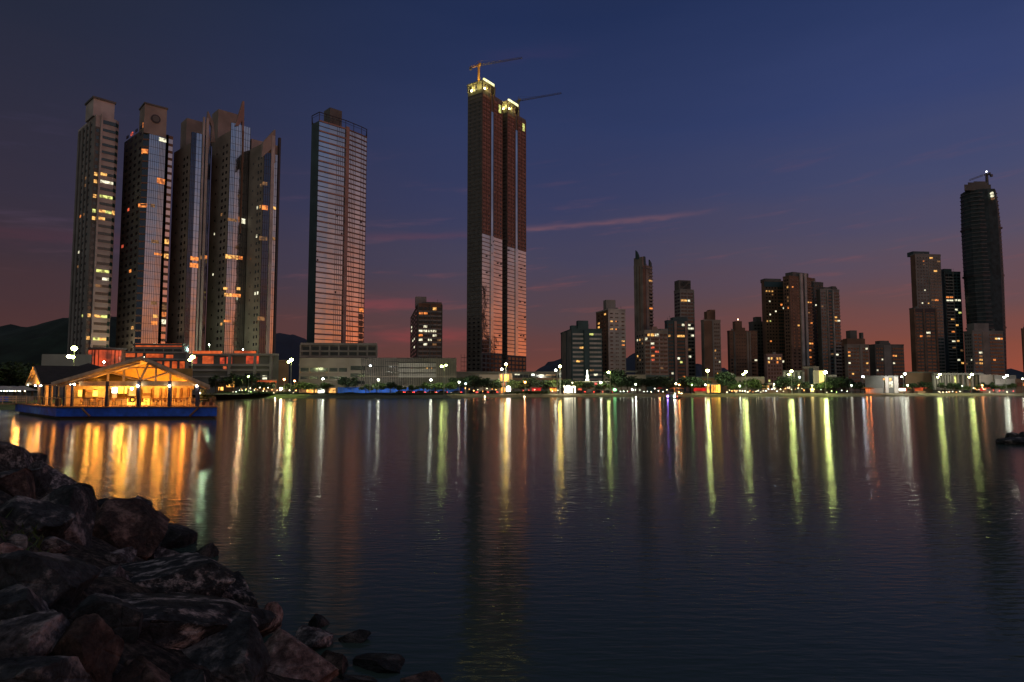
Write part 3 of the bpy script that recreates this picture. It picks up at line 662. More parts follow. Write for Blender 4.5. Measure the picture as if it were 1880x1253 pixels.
# ------------------------------------------------------------ city blocks, one row each
def gen(name, label, cols, v, D, th, vtop, wall, L_, R_, crowns=(), lits=(), extra=None, litp=.008, cap=True, back=14, zb=GZ, capm=None):
    D *= 1.45; back *= 1.25; uL, uN, uR = cols; random.seed(int(uL*7+uR)); segs = ([(th-90, uN)] if uN > uL else [])+[(th, uR)]
    b = Bld(name, label, uL, v, D, segs, back); i = 1 if uN > uL else 0
    zt = b.zt(vtop, i); b.shell(zt, M[wall])
    for f, sty in ((b.faces[0], L_) if i else (None, None), (b.faces[-1], R_)):
        if not f or not sty: continue
        for q in sty:
            k = q[0]; a0, a1 = f.w*q[1], f.w*q[2]; z1 = zt-1.4; z0 = GZ+4
            if k == 'win': b.wins(f, a0, a1, z0, z1, q[3], q[4], q[5], q[6], M[q[7]] if len(q) > 7 else None, p_lit=litp)
            elif k == 'balc':
                b.wins(f, a0, a1, z0, z1, q[3], q[4], .8, .62, p_lit=litp); b.balc(f, a0, a1, z0-1.2, z1-1.2, q[4], M[q[5]], q[6], .36, q[3], .06)
            elif k == 'pier': b.piers(f, a0, a1, GZ, zt, q[3], q[4], M[q[5]], q[6])
            elif k == 'strip': b.add('wall_strip', f, (a0+a1)/2, (GZ+zt)/2, a1-a0, zt-GZ, M[q[3]], -.1, q[4], True)
            elif k == 'top': b.add('roof_band', f, (a0+a1)/2, zt-q[3]/2, a1-a0, q[3], M[q[4]], -.1, .3, True)
    if cap: b.cap(.9, M[capm] if capm else M[wall], .25)
    for c in crowns: b.box(c[0], c[1], c[2], M[c[3]] if len(c) > 3 else M[wall], inset=c[4] if len(c) > 4 else 2.5, depth=c[5] if len(c) > 5 else 6, name='roof_block')
    b.lit(lits)
    f = b.faces[-1]; random.seed(int(uR*3))
    for q in range(random.choice((1, 2, 2))):
        x, y = f.p(f.w*random.uniform(.15, .85), -random.uniform(2, 8)); h = random.uniform(2, 5); mb = MB(); mb.tube((x, y, b.top+.5), (x, y, b.top+.9+h), .12, .06, 4); mb.tube((x-.7, y, b.top+.6+h*.8), (x+.7, y, b.top+.6+h*.8), .05, n=4); b.part('antenna', mb, M['steel'])
    x, y = f.p(f.w*random.uniform(.2, .8), -random.uniform(3, 7)); mb = MB(); mb.tube((x, y, b.top+.5), (x, y, b.top+2.6), 1.3, n=10); b.part('water_tank', mb, M['grey'])
    if extra: extra(b)
    return b.finish()
W = 'win'
def pent(b):
    f = b.faces[-1]; b.add('roof_slab', f, f.w/2, b.top+4, f.w+2, .6, M['dgrey'], -8, .6, True)
gen('apartment_block', 'solitary mid-height block between the banded glass tower and unfinished towers', (753, 767, 811), 640, 400, 12, 559, 'brown', [(W, .1, .9, 4, 3.2, .45, .4)], [('balc', .02, .98, 5, 3.2, 'grey', .9), ('pier', 0, 1, 2, .6, 'dgrey', 1.0)],
    [(763, 783, 545, 'grey'), (776, 811, 555, 'dgrey', .3, 9)], [(795, 563, 'y'), (773, 571, 'o'), (784, 572, 'o'), (755, 600, 'w'), (755, 609, 'w'), (755, 626, 'w'), (761, 624, 'w'), (785, 598, 'w'), (771, 606, 'w'), (777, 606, 'w'), (785, 606, 'w'), (790, 607, 'w'), (794, 615, 'w'), (784, 632, 'w'), (773, 624, 'w'), (785, 625, 'w'), (803, 625, 'd'), (795, 633, 'd')])
gen('apartment_block', 'low block with white window bands split by a dark blue stair shaft', (1030, 1050, 1106), 690, 330, 8, 606, 'teal', [('strip', .1, .5, 'beige', .2), ('strip', .62, .95, 'grey', .25)],
    [(W, .03, .38, 3, 3.1, .98, .42, 'white'), (W, .58, .98, 3, 3.1, .96, .42, 'white'), ('strip', .40, .55, 'teal', 1.2)],
    [(1049, 1080, 598, 'teal', 1.5, 5), (1061, 1080, 589, 'teal', .1, 5)], [(1085, 618, 'g'), (1065, 642, 'y'), (1060, 661, 'y'), (1069, 661, 'd'), (1093, 686, 'w'), (1083, 680, 'd')])
gen('apartment_block', 'pale block with small paired windows and a brown side wall, behind the low striped block', (1095, 1117, 1149), 640, 372, 15, 569, 'white', [('strip', 0, 1, 'brown', .05), (W, .1, .9, 3, 3.1, .5, .45)],
    [(W, .08, .3, 1, 3.1, .7, .3), (W, .4, .6, 2, 3.1, .6, .3), (W, .75, .95, 1, 3.1, .8, .3)], [(1113, 1130, 551, 'grey')], [(1107, 572, 'y'), (1101, 591, 'y'), (1101, 604, 'y'), (1126, 588, 'y'), (1131, 589, 'o'), (1126, 602, 'y'), (1131, 603, 'o'), (1141, 629, 'y'), (1146, 630, 'o')])
def fins(b):
    f0, f = b.faces
    mb = MB(); q = [f0.p(.1, -.1), f0.p(f0.w, .0), f.p(f.w*.25, -.1)]; q += [b.shift(q[2], 8), b.shift(q[0], 8)]; mb.prism(q, b.top-.2, f0.at(1172, 473)[1]); b.part('raised_roof_block', mb, M['beige'])
    blade(b, 'roof_fin', f0, [(1167, 476), (1167, 460), (1170, 463), (1173, 470), (1173, 476)], -.8, .4, M['teal'])
    blade(b, 'roof_fin', f, [(1182, 488), (1182, 471), (1184.5, 472), (1185.5, 488)], -.8, .4, M['teal'])
    blade(b, 'roof_fin', f, [(1192, 490), (1192, 477), (1196, 484), (1196, 490)], -.8, .4, M['teal'])
    b.add('roof_slab', f, f.w/2, b.top-2, f.w, 1, M['dgrey'], -1, .3, True)
gen('slender_tower', 'slender beige tower with three dark fins on its roof', (1165, 1181, 1199), 600, 400, 38, 488, 'beige', [('strip', .3, .35, 'dgrey', .2), ('strip', .62, .7, 'brown', .2)],
    [('balc', .62, 1, 1, 3.1, 'cream', 1.0), ('strip', .05, .3, 'brown', .2), ('strip', .3, .34, 'mull', .3)], (), [(1196, 518, 'y'), (1196, 564, 'o'), (1182, 516, 'd')], fins)
gen('apartment_block', 'rosy block with white balcony bands and lit roof terrace, below the slender finned tower', (1167, 1184, 1227), 660, 362, 10, 608, 'cream', [(W, .1, .9, 3, 3.2, .4, .45)],
    [(W, .02, .22, 2, 3.2, .9, .55), ('balc', .24, .98, 4, 3.2, 'pink', .8), ('strip', .22, .26, 'white', .4), ('strip', .60, .64, 'white', .4)], [(1197, 1206, 600, 'pink'), (1213, 1226, 604, 'grey')],
    [(1191, 613, 'y'), (1198, 612, 'y'), (1205, 612, 'w'), (1196, 628, 'w'), (1202, 655, 'o'), (1175, 661, 'd'), (1216, 676, 'd'), (1178, 628, 'd'), (1181, 628, 'd'), (1197, 640, 'r'), (1206, 648, 'r'), (1200, 662, 'r')], litp=.04)
gen('apartment_tower', 'grey tower with an overhanging lid on its roof block, behind the dark pilastered block', (1238, 1249, 1274), 560, 405, 14, 533, 'grey', [(W, .05, .95, 2, 3.1, .8, .5)], [(W, .04, .96, 4, 3.1, .86, .5), ('pier', 0, 1, 2, .7, 'grey', .3)],
    [(1249, 1267, 517, 'grey'), (1246, 1268, 515, 'dgrey', 1.5, 8)], [(1253, 555, 'y'), (1258, 555, 'y'), (1263, 555, 'w'), (1266, 594, 'w'), (1265, 601, 'w'), (1268, 606, 'w'), (1266, 642, 'd'), (1266, 655, 'w')])
gen('apartment_block', 'dark block with two pinkish pilasters and a lit floor near its top', (1221, 1226, 1263), 640, 372, 10, 590, 'teal', [(W, .1, .9, 1, 3.1, .6, .5)], [(W, .03, .28, 2, 3.1, .7, .5), ('strip', .33, .44, 'pink', .9), (W, .47, .84, 3, 3.1, .92, .55), ('strip', .86, .98, 'pink', .6)],
    [(1236, 1262, 583, 'teal')], [(1228, 620, 'y'), (1245, 618, 'y'), (1250, 618, 'y'), (1256, 618, 'y'), (1234, 686, 'w'), (1248, 659, 'w'), (1249, 665, 'g'), (1261, 695, 'o')])
gen('apartment_block', 'narrow brown-fronted block standing alone with warm lights at mid-height', (1288, 1293, 1324), 650, 382, 8, 589, 'beige', None, [('strip', .02, .5, 'brown', .2), (W, .06, .48, 3, 3.1, .8, .5), (W, .6, .95, 3, 3.1, .6, .4), ('strip', .5, .56, 'grey', .5)], [(1298, 1313, 572, 'brown'), (1303, 1313, 569, 'brown')],
    [(1296, 595, 'w'), (1301, 595, 'w'), (1296, 605, 'o'), (1301, 605, 'o'), (1299, 635, 'o'), (1296, 640, 'o'), (1302, 640, 'y'), (1295, 645, 'y'), (1303, 645, 'y'), (1314, 645, 'y'), (1295, 666, 'w'), (1302, 666, 'w'), (1320, 667, 'w'), (1313, 655, 'd')])
def beacon(b):
    x, y, z = mast(b, 1355, 587, 592, b.faces[-1], M['steel'], .2); mb = MB(); mb.ball((x, y, z), .5); b.part('roof_beacon', mb, G['bcn'])
G['bcn'] = mlamp('roof_beacon_light', (1, .7, .4), 12)
gen('apartment_block', 'wide reddish brown block with vertical stripes and a beacon on its stepped roof', (1336, 1340, 1391), 650, 402, 5, 609, 'brown', None, [(W, .03, .12, 1, 3.1, .7, .5), ('strip', .14, .2, 'dgrey', .4), (W, .22, .6, 4, 3.1, .5, .3), ('strip', .62, .68, 'beige', .4), ('strip', .72, .76, 'beige', .4), ('balc', .78, .98, 2, 3.1, 'brown', .8)],
    [(1350, 1362, 590, 'brown'), (1362, 1368, 602, 'brown')], [(1394, 661, 'w'), (1338, 684, 'w')], beacon)
gen('apartment_block', 'dark block peeping out behind the wide reddish block', (1376, 1384, 1404), 650, 436, 8, 592, 'dgrey', None, [(W, .05, .95, 3, 3.1, .6, .45)], [(1388, 1398, 582, 'dgrey')], litp=.02)
gen('apartment_tower', 'brown flat-topped tower with dark frieze, beside the tower with white stripes', (1400, 1405, 1443), 600, 420, 8, 517, 'brown', [('strip', 0, 1, 'brown', .1)], [(W, .04, .6, 4, 3.1, .45, .4), (W, .64, .98, 3, 3.1, .8, .55, 'wint'), ('top', 0, 1, 5, 'teal')],
    [(1404, 1434, 512, 'dgrey', 1.5, 8)], [(1405, 536, 'y'), (1411, 535, 'y'), (1417, 534, 'y'), (1418, 541, 'd'), (1411, 553, 'w'), (1413, 580, 'w'), (1409, 593, 'y'), (1414, 593, 'g')], litp=.015)
gen('apartment_block', 'squat rosy block with many small lit windows below the brown flat-topped tower', (1404, 1408, 1437), 680, 372, 5, 652, 'pink', None, [(W, .05, .95, 5, 3.0, .55, .55)], (), [(1413, 654, 'w'), (1427, 656, 'y'), (1430, 656, 'y'), (1414, 663, 'y'), (1428, 663, 'o'), (1410, 698, 'g')], litp=.05)
def stripes(b):
    f = b.faces[-1]
    for u0, u1 in ((1470, 1474.5), (1478, 1482)): b.rect(f, u0, 503, u1, 672, M['white'], -.1, 1.0, 'white_pilaster')
    b.rect(f, 1474.5, 512, 1478, 672, M['mull'], -.1, .5, 'dark_slot'); 
    z1 = f.at(1487, 524)[1]; t0 = f.at(1483, 600)[0]; b.balc(f, t0, f.w-.2, 14, z1, 3.1, M['brown'], 1.5, .4)
gen('apartment_tower', 'tallest brown tower of the middle cluster with two white vertical stripes', (1440, 1452, 1492), 600, 402, 26, 508, 'brown', [(W, .15, .85, 2, 3.1, .5, .5)], [(W, .1, .18, 1, 3.1, .8, .4), (W, .3, .4, 1, 3.1, .8, .4), (W, .8, 1, 2, 3.1, .8, .5)],
    [(1455, 1484, 501, 'dgrey', 1.5, 8)], [(1449, 526, 'y'), (1453, 526, 'o'), (1447, 548, 'd'), (1448, 552, 'd'), (1447, 566, 'o'), (1484, 556, 'y'), (1487, 556, 'o'), (1474, 570, 'o'), (1476, 575, 'o'), (1477, 590, 'd'), (1477, 614, 'w'), (1486, 629, 'y'), (1480, 642, 'o'), (1486, 575, 'd'), (1480, 656, 'o')], stripes, litp=.02)
gen('apartment_tower', 'grey tower wedged behind the white-striped tower', (1487, 1496, 1514), 600, 440, 10, 520, 'dgrey', None, [(W, .05, .95, 3, 3.1, .5, .4)], [(1488, 1496, 511, 'brown'), (1498, 1508, 518, 'dgrey')], [(1493, 563, 'w'), (1505, 562, 'd')])
gen('apartment_tower', 'ribbed grey tower with rounded roof ends at the seaward end of the middle cluster', (1501, 1508, 1543), 600, 412, 16, 532, 'grey', [('strip', 0, 1, 'dgrey', .1)], [(W, .02, .3, 2, 3.1, .6, .4), ('strip', .32, .38, 'cream', .8), ('strip', .40, .6, 'teal', .1), (W, .42, .58, 1, 3.1, .9, .5), ('strip', .62, .67, 'white', .9), ('balc', .7, 1, 2, 3.1, 'cream', .7)],
    [(1513, 1537, 528, 'dgrey', 2, 7), (1528, 1535, 526, 'dgrey', 1, 5)], [(1537, 582, 'y'), (1540, 587, 'w'), (1538, 590, 'y'), (1527, 652, 'd'), (1505, 562, 'd')], litp=.01)
gen('apartment_block', 'thin dark slab just past the ribbed grey tower', (1543, 1545, 1551), 650, 420, 5, 626, 'brown', None, [(W, .1, .9, 1, 3.1, .6, .5)])
gen('apartment_block', 'stepped pale block with a stacked roof, first past the middle cluster', (1551, 1556, 1596), 660, 382, 7, 634, 'beige', None, [(W, .02, .55, 4, 3.1, .7, .4), ('strip', .58, .66, 'cream', .5), (W, .7, .96, 2, 3.1, .7, .45)], [(1555, 1588, 622, 'brown'), (1561, 1573, 607, 'dgrey', 3), (1581, 1585, 611, 'dgrey', 3.5, 3)],
    [(1554, 653, 'y'), (1561, 648, 'o'), (1554, 670, 'w'), (1592, 669, 'y'), (1564, 686, 'y'), (1592, 680, 'd'), (1553, 697, 'g'), (1591, 641, 'w')])
gen('apartment_block', 'broad dark flat-roofed block with one central roof house, before the skyline gap', (1597, 1608, 1661), 680, 402, 8, 634, 'dgrey', None, [(W, .02, .28, 3, 3.1, .6, .4), ('strip', .3, .55, 'grey', .3), (W, .6, .98, 5, 3.1, .75, .45)], [(1615, 1632, 626, 'dgrey')],
    [(1620, 657, 'w'), (1640, 657, 'o'), (1644, 657, 'y'), (1641, 668, 'w'), (1606, 681, 'w'), (1625, 692, 'y'), (1634, 697, 'o')], litp=.01)
gen('apartment_tower', 'tall stepped tower with rounded corner and a few yellow windows near its top', (1675, 1684, 1731), 560, 432, 6, 468, 'grey', [('strip', 0, 1, 'brown', .05)], [(W, .03, .5, 4, 3.1, .4, .35), (W, .56, .98, 3, 3.1, .85, .5, 'wint'), ('strip', .52, .55, 'cream', .4)],
    [(1676, 1706, 462, 'teal', 1.5, 8), (1713, 1726, 474, 'teal', .5, 4)], [(1696, 477, 'o'), (1710, 477, 'y'), (1695, 485, 'd'), (1722, 479, 'd'), (1719, 499, 'y'), (1700, 534, 'w'), (1696, 557, 'w'), (1706, 558, 'y'), (1718, 552, 'o'), (1714, 553, 'd')], litp=.01)
gen('apartment_block', 'dark lower block with vertical piers in front of the tall stepped tower', (1673, 1681, 1723), 650, 402, 6, 567, 'dgrey', [('strip', 0, 1, 'brown', .05)], [(W, .06, .36, 2, 3.1, .8, .5), ('strip', 0, .06, 'brown', .4), ('strip', .4, .46, 'brown', .5), (W, .5, .9, 2, 3.1, .8, .5), ('strip', .93, 1, 'brown', .5), ('top', 0, 1, 3, 'mull')], (), [(1697, 617, 'o'), (1705, 619, 'd')], litp=.005)
gen('apartment_tower', 'narrow dark saw-tooth-roofed tower between the stepped tower and the twisted one', (1731, 1738, 1768), 600, 446, 8, 500, 'teal', None, [('balc', .04, .5, 2, 3.1, 'grey', .8), (W, .54, .96, 2, 3.1, .7, .5), ('strip', .5, .54, 'grey', .6)], [(1733, 1747, 494, 'teal', 1, 6), (1745, 1758, 500, 'teal', 1, 5)],
    [(1735, 547, 'o'), (1747, 547, 'o'), (1751, 553, 'w'), (1755, 553, 'w'), (1760, 553, 'w'), (1735, 553, 'w'), (1752, 570, 'w'), (1752, 588, 'y'), (1754, 600, 'y'), (1754, 608, 'o'), (1753, 626, 'w'), (1758, 626, 'y'), (1766, 575, 'g'), (1755, 640, 'd'), (1757, 661, 'w'), (1768, 668, 'y'), (1766, 646, 'd')])
gen('apartment_block', 'grey apartment block in front of the foot of the dark twisted skyscraper', (1771, 1787, 1844), 650, 402, 8, 609, 'grey', [(W, .1, .9, 3, 3.1, .4, .4)], [(W, .03, .3, 2, 3.1, .7, .45), ('strip', .32, .5, 'beige', .3), (W, .54, .97, 5, 3.1, .8, .45)], [(1788, 1815, 594, 'grey', 2, 8)],
    [(1833, 620, 'w'), (1838, 620, 'o'), (1804, 647, 'w'), (1804, 653, 'd'), (1801, 657, 'y'), (1804, 668, 'y'), (1798, 667, 'd'), (1782, 659, 'w'), (1769, 667, 'd'), (1756, 665, 'd')], litp=.02)
gen('apartment_block', 'dark block cut by the edge of the picture past the twisted skyscraper', (1877, 1879, 1925), 650, 402, 5, 605, 'brown', None, [(W, .05, .95, 6, 3.1, .6, .45)], litp=.02)

# dark twisted skyscraper under construction
b = Bld('dark_skyscraper', 'very tall dark twisted skyscraper with a crane on its stepped top', 1778, 600, 620, [(-20, 1790), (12, 1841)], 34); D = 620
lv = [(700, 1781, 1843), (605, 1780, 1841), (505, 1773, 1838), (417, 1768, 1833), (370, 1767, 1828), (346, 1766, 1824)]
def ring(v, uL, uR, rot):
    xl, xr = XX(uL, D, v), XX(uR, D, v); P = []
    n = 12
    for i in range(n):
        t = pi+pi*2*i/n; cx = (xl+xr)/2*(D+14)/D; rx = (xr-xl)/2*.97; P.append((cx+rx*cos(t), D+14+13*sin(t)+sin(t*3+rot)*1.2))
    return P
for i, (q0, q1) in enumerate(zip(lv, lv[1:])):
    mb = MB(); mb.prism(ring(*q0, i*.3), max(GZ-.2, ZZ(q0[0], D)) if i else GZ-.2, ZZ(q1[0], D), ring(*q1, i*.3+.3)); b.part('tower_tier', mb, M['cdark'] if 'cdark' in M else M['teal'], )
zt = ZZ(346, D); b.top = zt
for k, (u0, u1, vv) in enumerate(((1770, 1819, 338), (1778, 1814, 333.5), (1790, 1812, 331))):
    mb = MB(); mb.prism([(XX(u0, D+5, vv), D+5+k), (XX(u1, D+5, vv), D+5+k), (XX(u1-3, D+24, vv), D+24-k), (XX(u0+3, D+24, vv), D+24-k)], zt-.5, ZZ(vv, D+3)); b.part('top_step', mb, M['dgrey'])
for v_, uL, uR in ((417, 1766, 1836), (505, 1770, 1839.5), (602, 1777, 1843)):
    mb = MB(); P = ring(v_, uL, uR, 0); mb.prism(P, ZZ(v_, D), ZZ(v_, D)+1.5); b.part('safety_deck', mb, M['mull'])
# floor edges
fl = []
z = 14
while z < zt-3:
    for q0, q1 in zip(lv, lv[1:]):
        za, zb_ = ZZ(q0[0], D), ZZ(q1[0], D)
        if za <= z <= zb_ or (q0 is lv[0] and z < za):
            t = min(1, max(0, (z-za)/(zb_-za))); fl.append((z, ring(q0[0]+(q1[0]-q0[0])*t, q0[1]+(q1[1]-q0[1])*t-.5, q0[2]+(q1[2]-q0[2])*t+.5, 0))); break
    z += 3.9
for z, P in fl:
    mb = MB(); mb.prism(P, z, z+.7); b.part('floor_edge', mb, M['steel'])
for k in range(3): mb = MB(); mb.tube((XX(1822+k, D, 340+3*k)-1, D-1, ZZ(355+5*k, D)), (XX(1822+k, D, 340+3*k)-1, D+2, ZZ(355+5*k, D)), 1.1); b.part('work_lamp', mb, G['w'] if k < 2 else G['d'])
b.finish()
p = on(1812, 333, D+12)
tc_ = crane('small crane with a beacon light on top of the dark twisted skyscraper', (p[0], D+12), ZZ(334, D), ZZ(322, D+12)-ZZ(334, D), on(1780, 331, D+4), on(1820, 321, D+12), False)
mb = MB(); mb.tube((0, 0, 8), (0, 0, ZZ(309, D)-ZZ(334, D)), .25, n=4); mb.build('beacon_mast', M['steel'], tc_)
mb = MB(); mb.ball((0, 0, ZZ(308, D)-ZZ(334, D)), .75); mb.build('beacon', G['bcn2'] if 'bcn2' in G else mlamp('white_beacon', (.9, .9, 1), 6), tc_)

# ------------------------------------------------------------ podiums, halls and shops along the waterfront
def low(name, label, cols, v, D, th, vtop, wall, items=(), cat='building', back=10, cap=False, vb=None, lits=()):
    u0, u1 = cols; b = Bld(name, label, u0, v, D, [(th, u1)], back, cat); f = b.faces[0]; zt = b.zt(vtop, 0)
    b.shell(zt, M[wall], z0=None if vb is None else b.zt(vb, 0))
    for q in items:
        k = q[0]
        if k == 'r': b.rect(f, *q[1:5], (G.get(q[5]) or M[q[5]]), -.1, q[6] if len(q) > 6 else .12, q[7] if len(q) > 7 else 'window')
        elif k == 'w': b.wins(f, f.w*q[1], f.w*q[2], b.zt(q[4]), b.zt(q[3]), q[5], q[6], q[7], q[8], M[q[9]] if len(q) > 9 else None, p_lit=q[10] if len(q) > 10 else 0)
        elif k == 'p': b.piers(f, f.w*q[1], f.w*q[2], b.zt(q[4]), b.zt(q[3]), q[5], q[6], M[q[7]], q[8])
        elif k == 's': b.add('floor_slab', f, f.w*(q[1]+q[2])/2, b.zt(q[3]), f.w*(q[2]-q[1]), q[4], M[q[5]], -.1, q[6])
        elif k == 'blk': b.box(q[1], q[2], q[3], M[q[4]], inset=q[5] if len(q) > 5 else 2, depth=5)
    if cap: b.cap(.5, M['dgrey'], .2)
    b.lit(lits)
    return b.finish()
low('billboard_wall', 'big blank pale green panel wall behind the restaurant roof', (76, 168), 665, 240, 8, 652, 'grey', [('r', 77, 651, 167, 700, 'pale', .4, 'panel')] if 'pale' in M else (), cat='wall', back=3)
# drum-shaped hall, its orange uplight put in as glowing panels
dn = (XX(197, 262, 660), 262); t = thing('round_hall', 'drum-shaped hall with streaked orange-lit cladding behind the restaurant', 'hall', (dn[0], dn[1], GZ)); r = 29/1200*262
mb = MB(); mb.tube((0, 0, -.2), (0, 0, ZZ(641, 262-r)-GZ), r, n=28); mb.build('walls', M['drum'] if 'drum' in M else M['brown'], t)
mb = MB(); mb.tube((0, 0, ZZ(641, 262-r)-GZ), (0, 0, ZZ(638, 262-r)-GZ), r*1.06, n=28); mb.build('roof', M['dgrey'], t)
random.seed(4)
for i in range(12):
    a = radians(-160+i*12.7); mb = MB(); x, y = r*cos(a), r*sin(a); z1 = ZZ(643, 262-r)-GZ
    mb.obox((x*1.005, y*1.005, 1), (-sin(a)*random.uniform(.7, 1.6), cos(a)*.9, 0), (cos(a)*.1, sin(a)*.1, 0), (0, 0, z1-1)); mb.build('uplight_glow_panel', G['dr'] if 'dr' in G else G['r'], t)
low('shopping_podium', 'wide podium with orange-lit slots under a flat roof', (214, 345), 660, 286, 5, 646, 'dgrey',
    [('r', 222, 649, 248, 656, 'o2'), ('r', 252, 649, 262, 656, 'o2'), ('r', 268, 650, 300, 657, 'o2'), ('r', 305, 652, 318, 658, 'o2')]+[('r', 288+k*14, 664, 297+k*14, 679, 'o2', .1) for k in range(4)]+[('r', 226, 664, 236, 672, 'd'), ('s', 0, 1, 660, .8, 'grey', .5), ('s', 0, 1, 647, .7, 'grey', .6)])
low('terrace_pavilion', 'terrace pavilion with a thin roof and orange strip light, on the wide podium', (245, 338), 640, 292, 5, 633, 'grey', [('r', 249, 631, 334, 637, 'o2', .2), ('s', 0, 1, 633, .8, 'dgrey', 1.2), ('w', .03, .97, 650, 640, 5, 4, .85, .8)], vb=None)
low('terraced_podium', 'open terraced podium with pale slabs and orange-lit shop floors', (346, 512), 660, 284, 4, 650, 'dgrey',
    [('s', 0, 1, 651, .9, 'grey', 1.2), ('s', 0, .92, 670.5, 1.0, 'grey', 1.2), ('s', 0, .92, 680, .9, 'grey', 1.2), ('s', 0, .9, 692, .6, 'grey', .6), ('r', 356, 645, 408, 650, 'o2', 1.3), ('r', 432, 645, 470, 649, 'o2', 1.3), ('r', 372, 654, 392, 669, 'o2'), ('r', 352, 656, 362, 668, 'r2'), ('r', 404, 657, 412, 669, 'r2'), ('r', 416, 656, 426, 669, 'r2'), ('r', 452, 654, 475, 669, 'r2'), ('r', 430, 656, 448, 669, 'brown'), ('r', 410, 673, 416, 679, 'o2'), ('p', 0, .92, 650, 700, 2, 1.2, 'grey', 1.3), ('p', .74, .92, 650, 700, 1, 1.0, 'grey', 1.3), ('r', 482, 690, 490, 697, 'w'), ('w', .62, .8, 700, 683, 3, 5, .8, .7)], back=12)
low('brown_annex', 'plain brown-orange annex wall at the end of the terraced podium', (508, 530), 680, 288, 4, 664, 'brown', [('s', 0, 1, 663, .7, 'brown', .5)])
low('beach_bar', 'small orange-lit bar with awning at the foot of the terraced podium', (470, 508), 705, 266, 3, 698, 'brown', [('r', 474, 699, 499, 703, 'o2', 1.5), ('r', 482, 703, 487, 713, 'y2'), ('r', 476, 704, 480, 712, 'w'), ('r', 490, 704, 505, 712, 'dgrey'), ('r', 499, 700, 508, 703, 'o2', 1.2)], back=6)
low('sun_shade_bar', 'little orange-lit hut among the palms beside the restaurant deck', (399, 432), 708, 262, 3, 700, 'brown', [('r', 416, 701, 430, 711, 'y2'), ('r', 401, 711, 410, 717, 'y2')], back=5)
# car park podium with open decks
low('tower_podium', 'stepped base floors of the banded glass tower with dark open bays', (552, 692), 650, 330, 4, 633, 'dconc', [('s', 0, 1, 632, 1.2, 'grey', .8), ('s', 0, 1, 645, .9, 'grey', .8), ('s', 0, 1, 655, .9, 'grey', .8), ('p', .0, 1, 634, 656, 8, .7, 'grey', .6), ('w', .02, .98, 655, 634, 8, 4.4, .85, .7)], back=20)
b = Bld('car_park_podium', 'long pale car park podium with slatted upper screens along the blue hoarding', 549, 690, 288, [(8, 640), (2, 838)], 20); fA, fB = b.faces; zt = b.zt(657); b.shell(zt, M['cream'])
for f, n in ((fA, 5), (fB, 3)):
    pass
b.wins(fA, .3, fA.w*.98, 6, zt-3.5, 5, 3.5, .85, .5); b.bands(fA, 0, fA.w, 4, zt, 3.5, .8, M['cream'], .4, 'deck_slab')
b.wins(fB, .3, fB.w*.16, 5, zt-3, 1, 3.3, .85, .6); b.bands(fB, 0, fB.w*.6, 4, zt, 3.5, .5, M['cream'], .3, 'deck_slab')
for u0, v0, u1, v1 in ((645, 671, 730, 673.5), (708, 664, 732, 665), (714, 673, 728, 674.5), (706, 683, 732, 684.5)): b.rect(fB, u0, v0, u1, v1, M['win'], kind='dark_slot')
for v0, v1 in ((667, 674.5), (677, 684), (686, 693.5)): b.rect(fB, 732, v0, 801, v1, M['white'], -.1, .5, 'white_panel')
for v0 in (665.3, 675.3, 684.6): b.rect(fB, 732, v0, 801, v0+1.2, M['win'], -.1, .3, 'dark_slot')
b.piers(fB, fB.at(664, 690)[0], fB.w-.3, zt-8, zt+.3, 52, .18, M['dgrey'], .7, 'screen_slat'); b.piers(fB, fB.at(664, 690)[0], fB.w-.3, 5, 8.6, 52, .18, M['dgrey'], .7, 'screen_slat')
for u, v, k in ((552, 684, 'd'), (570, 684, 'd'), (784, 676.5, 'y'), (793, 676.5, 'y'), (756, 676.5, 'd'), (600, 684, 'd')): b.rect(fB if u > 640 else fA, u-1.2, v-1, u+1.2, v+1, G[k], -.1, .55)
b.finish()
low('shop', 'bright glass-fronted shop at the beach end of the car park podium', (548, 618), 715, 264, 2, 711.5, 'cream', [('r', 550, 713, 562, 722, 'd'), ('r', 563, 714, 575, 724, 'y2'), ('r', 577, 714, 582, 722, 'y'), ('r', 584, 713, 595, 724, 'w2'), ('r', 604, 713, 616, 722, 'y'), ('s', 0, 1, 711.5, .5, 'cream', 1.5)], back=7)
# blue hoarding
pL, pR = spot(620, 34), spot(852, 34); f = Face(pL, pR); mb = MB()
t = thing('blue_hoarding', 'long blue construction hoarding along the waterfront road', 'fence', (pL[0], pL[1], GZ)); n = 26
for i in range(n):
    a, c = f.p(f.w*i/n), f.p(f.w*(i+1)/n-.06); mb = MB(); mb.obox((a[0]-pL[0], a[1]-pL[1], -.1), (c[0]-a[0], c[1]-a[1], 0), (-f.n[0]*.08, -f.n[1]*.08, 0), (0, 0, 2.9)); mb.build('panel', M['hoard'], t)
low('long_hall', 'long dark flat-roofed hall with a strip of white lights behind the shore trees', (808, 1032), 690, 336, 1, 683, 'dconc', [('s', 0, 1, 684, .8, 'dgrey', .8), ('s', 0, 1, 696, .8, 'brown', .5), ('w', .45, 1, 696, 686, 12, 4, .9, .6, 'win'), ('r', 945, 687, 954, 689, 'w', .6), ('r', 976, 687, 981, 690, 'w2', .6), ('r', 990, 688, 998, 690.5, 'w', .6), ('r', 1002, 688, 1020, 690, 'd', .6)], back=25)
low('pale_shed', 'pale low shed with a flat front among the shore trees', (880, 918), 695, 312, 2, 688, 'cream', [('r', 882, 697, 915, 708, 'dgrey')], back=8)
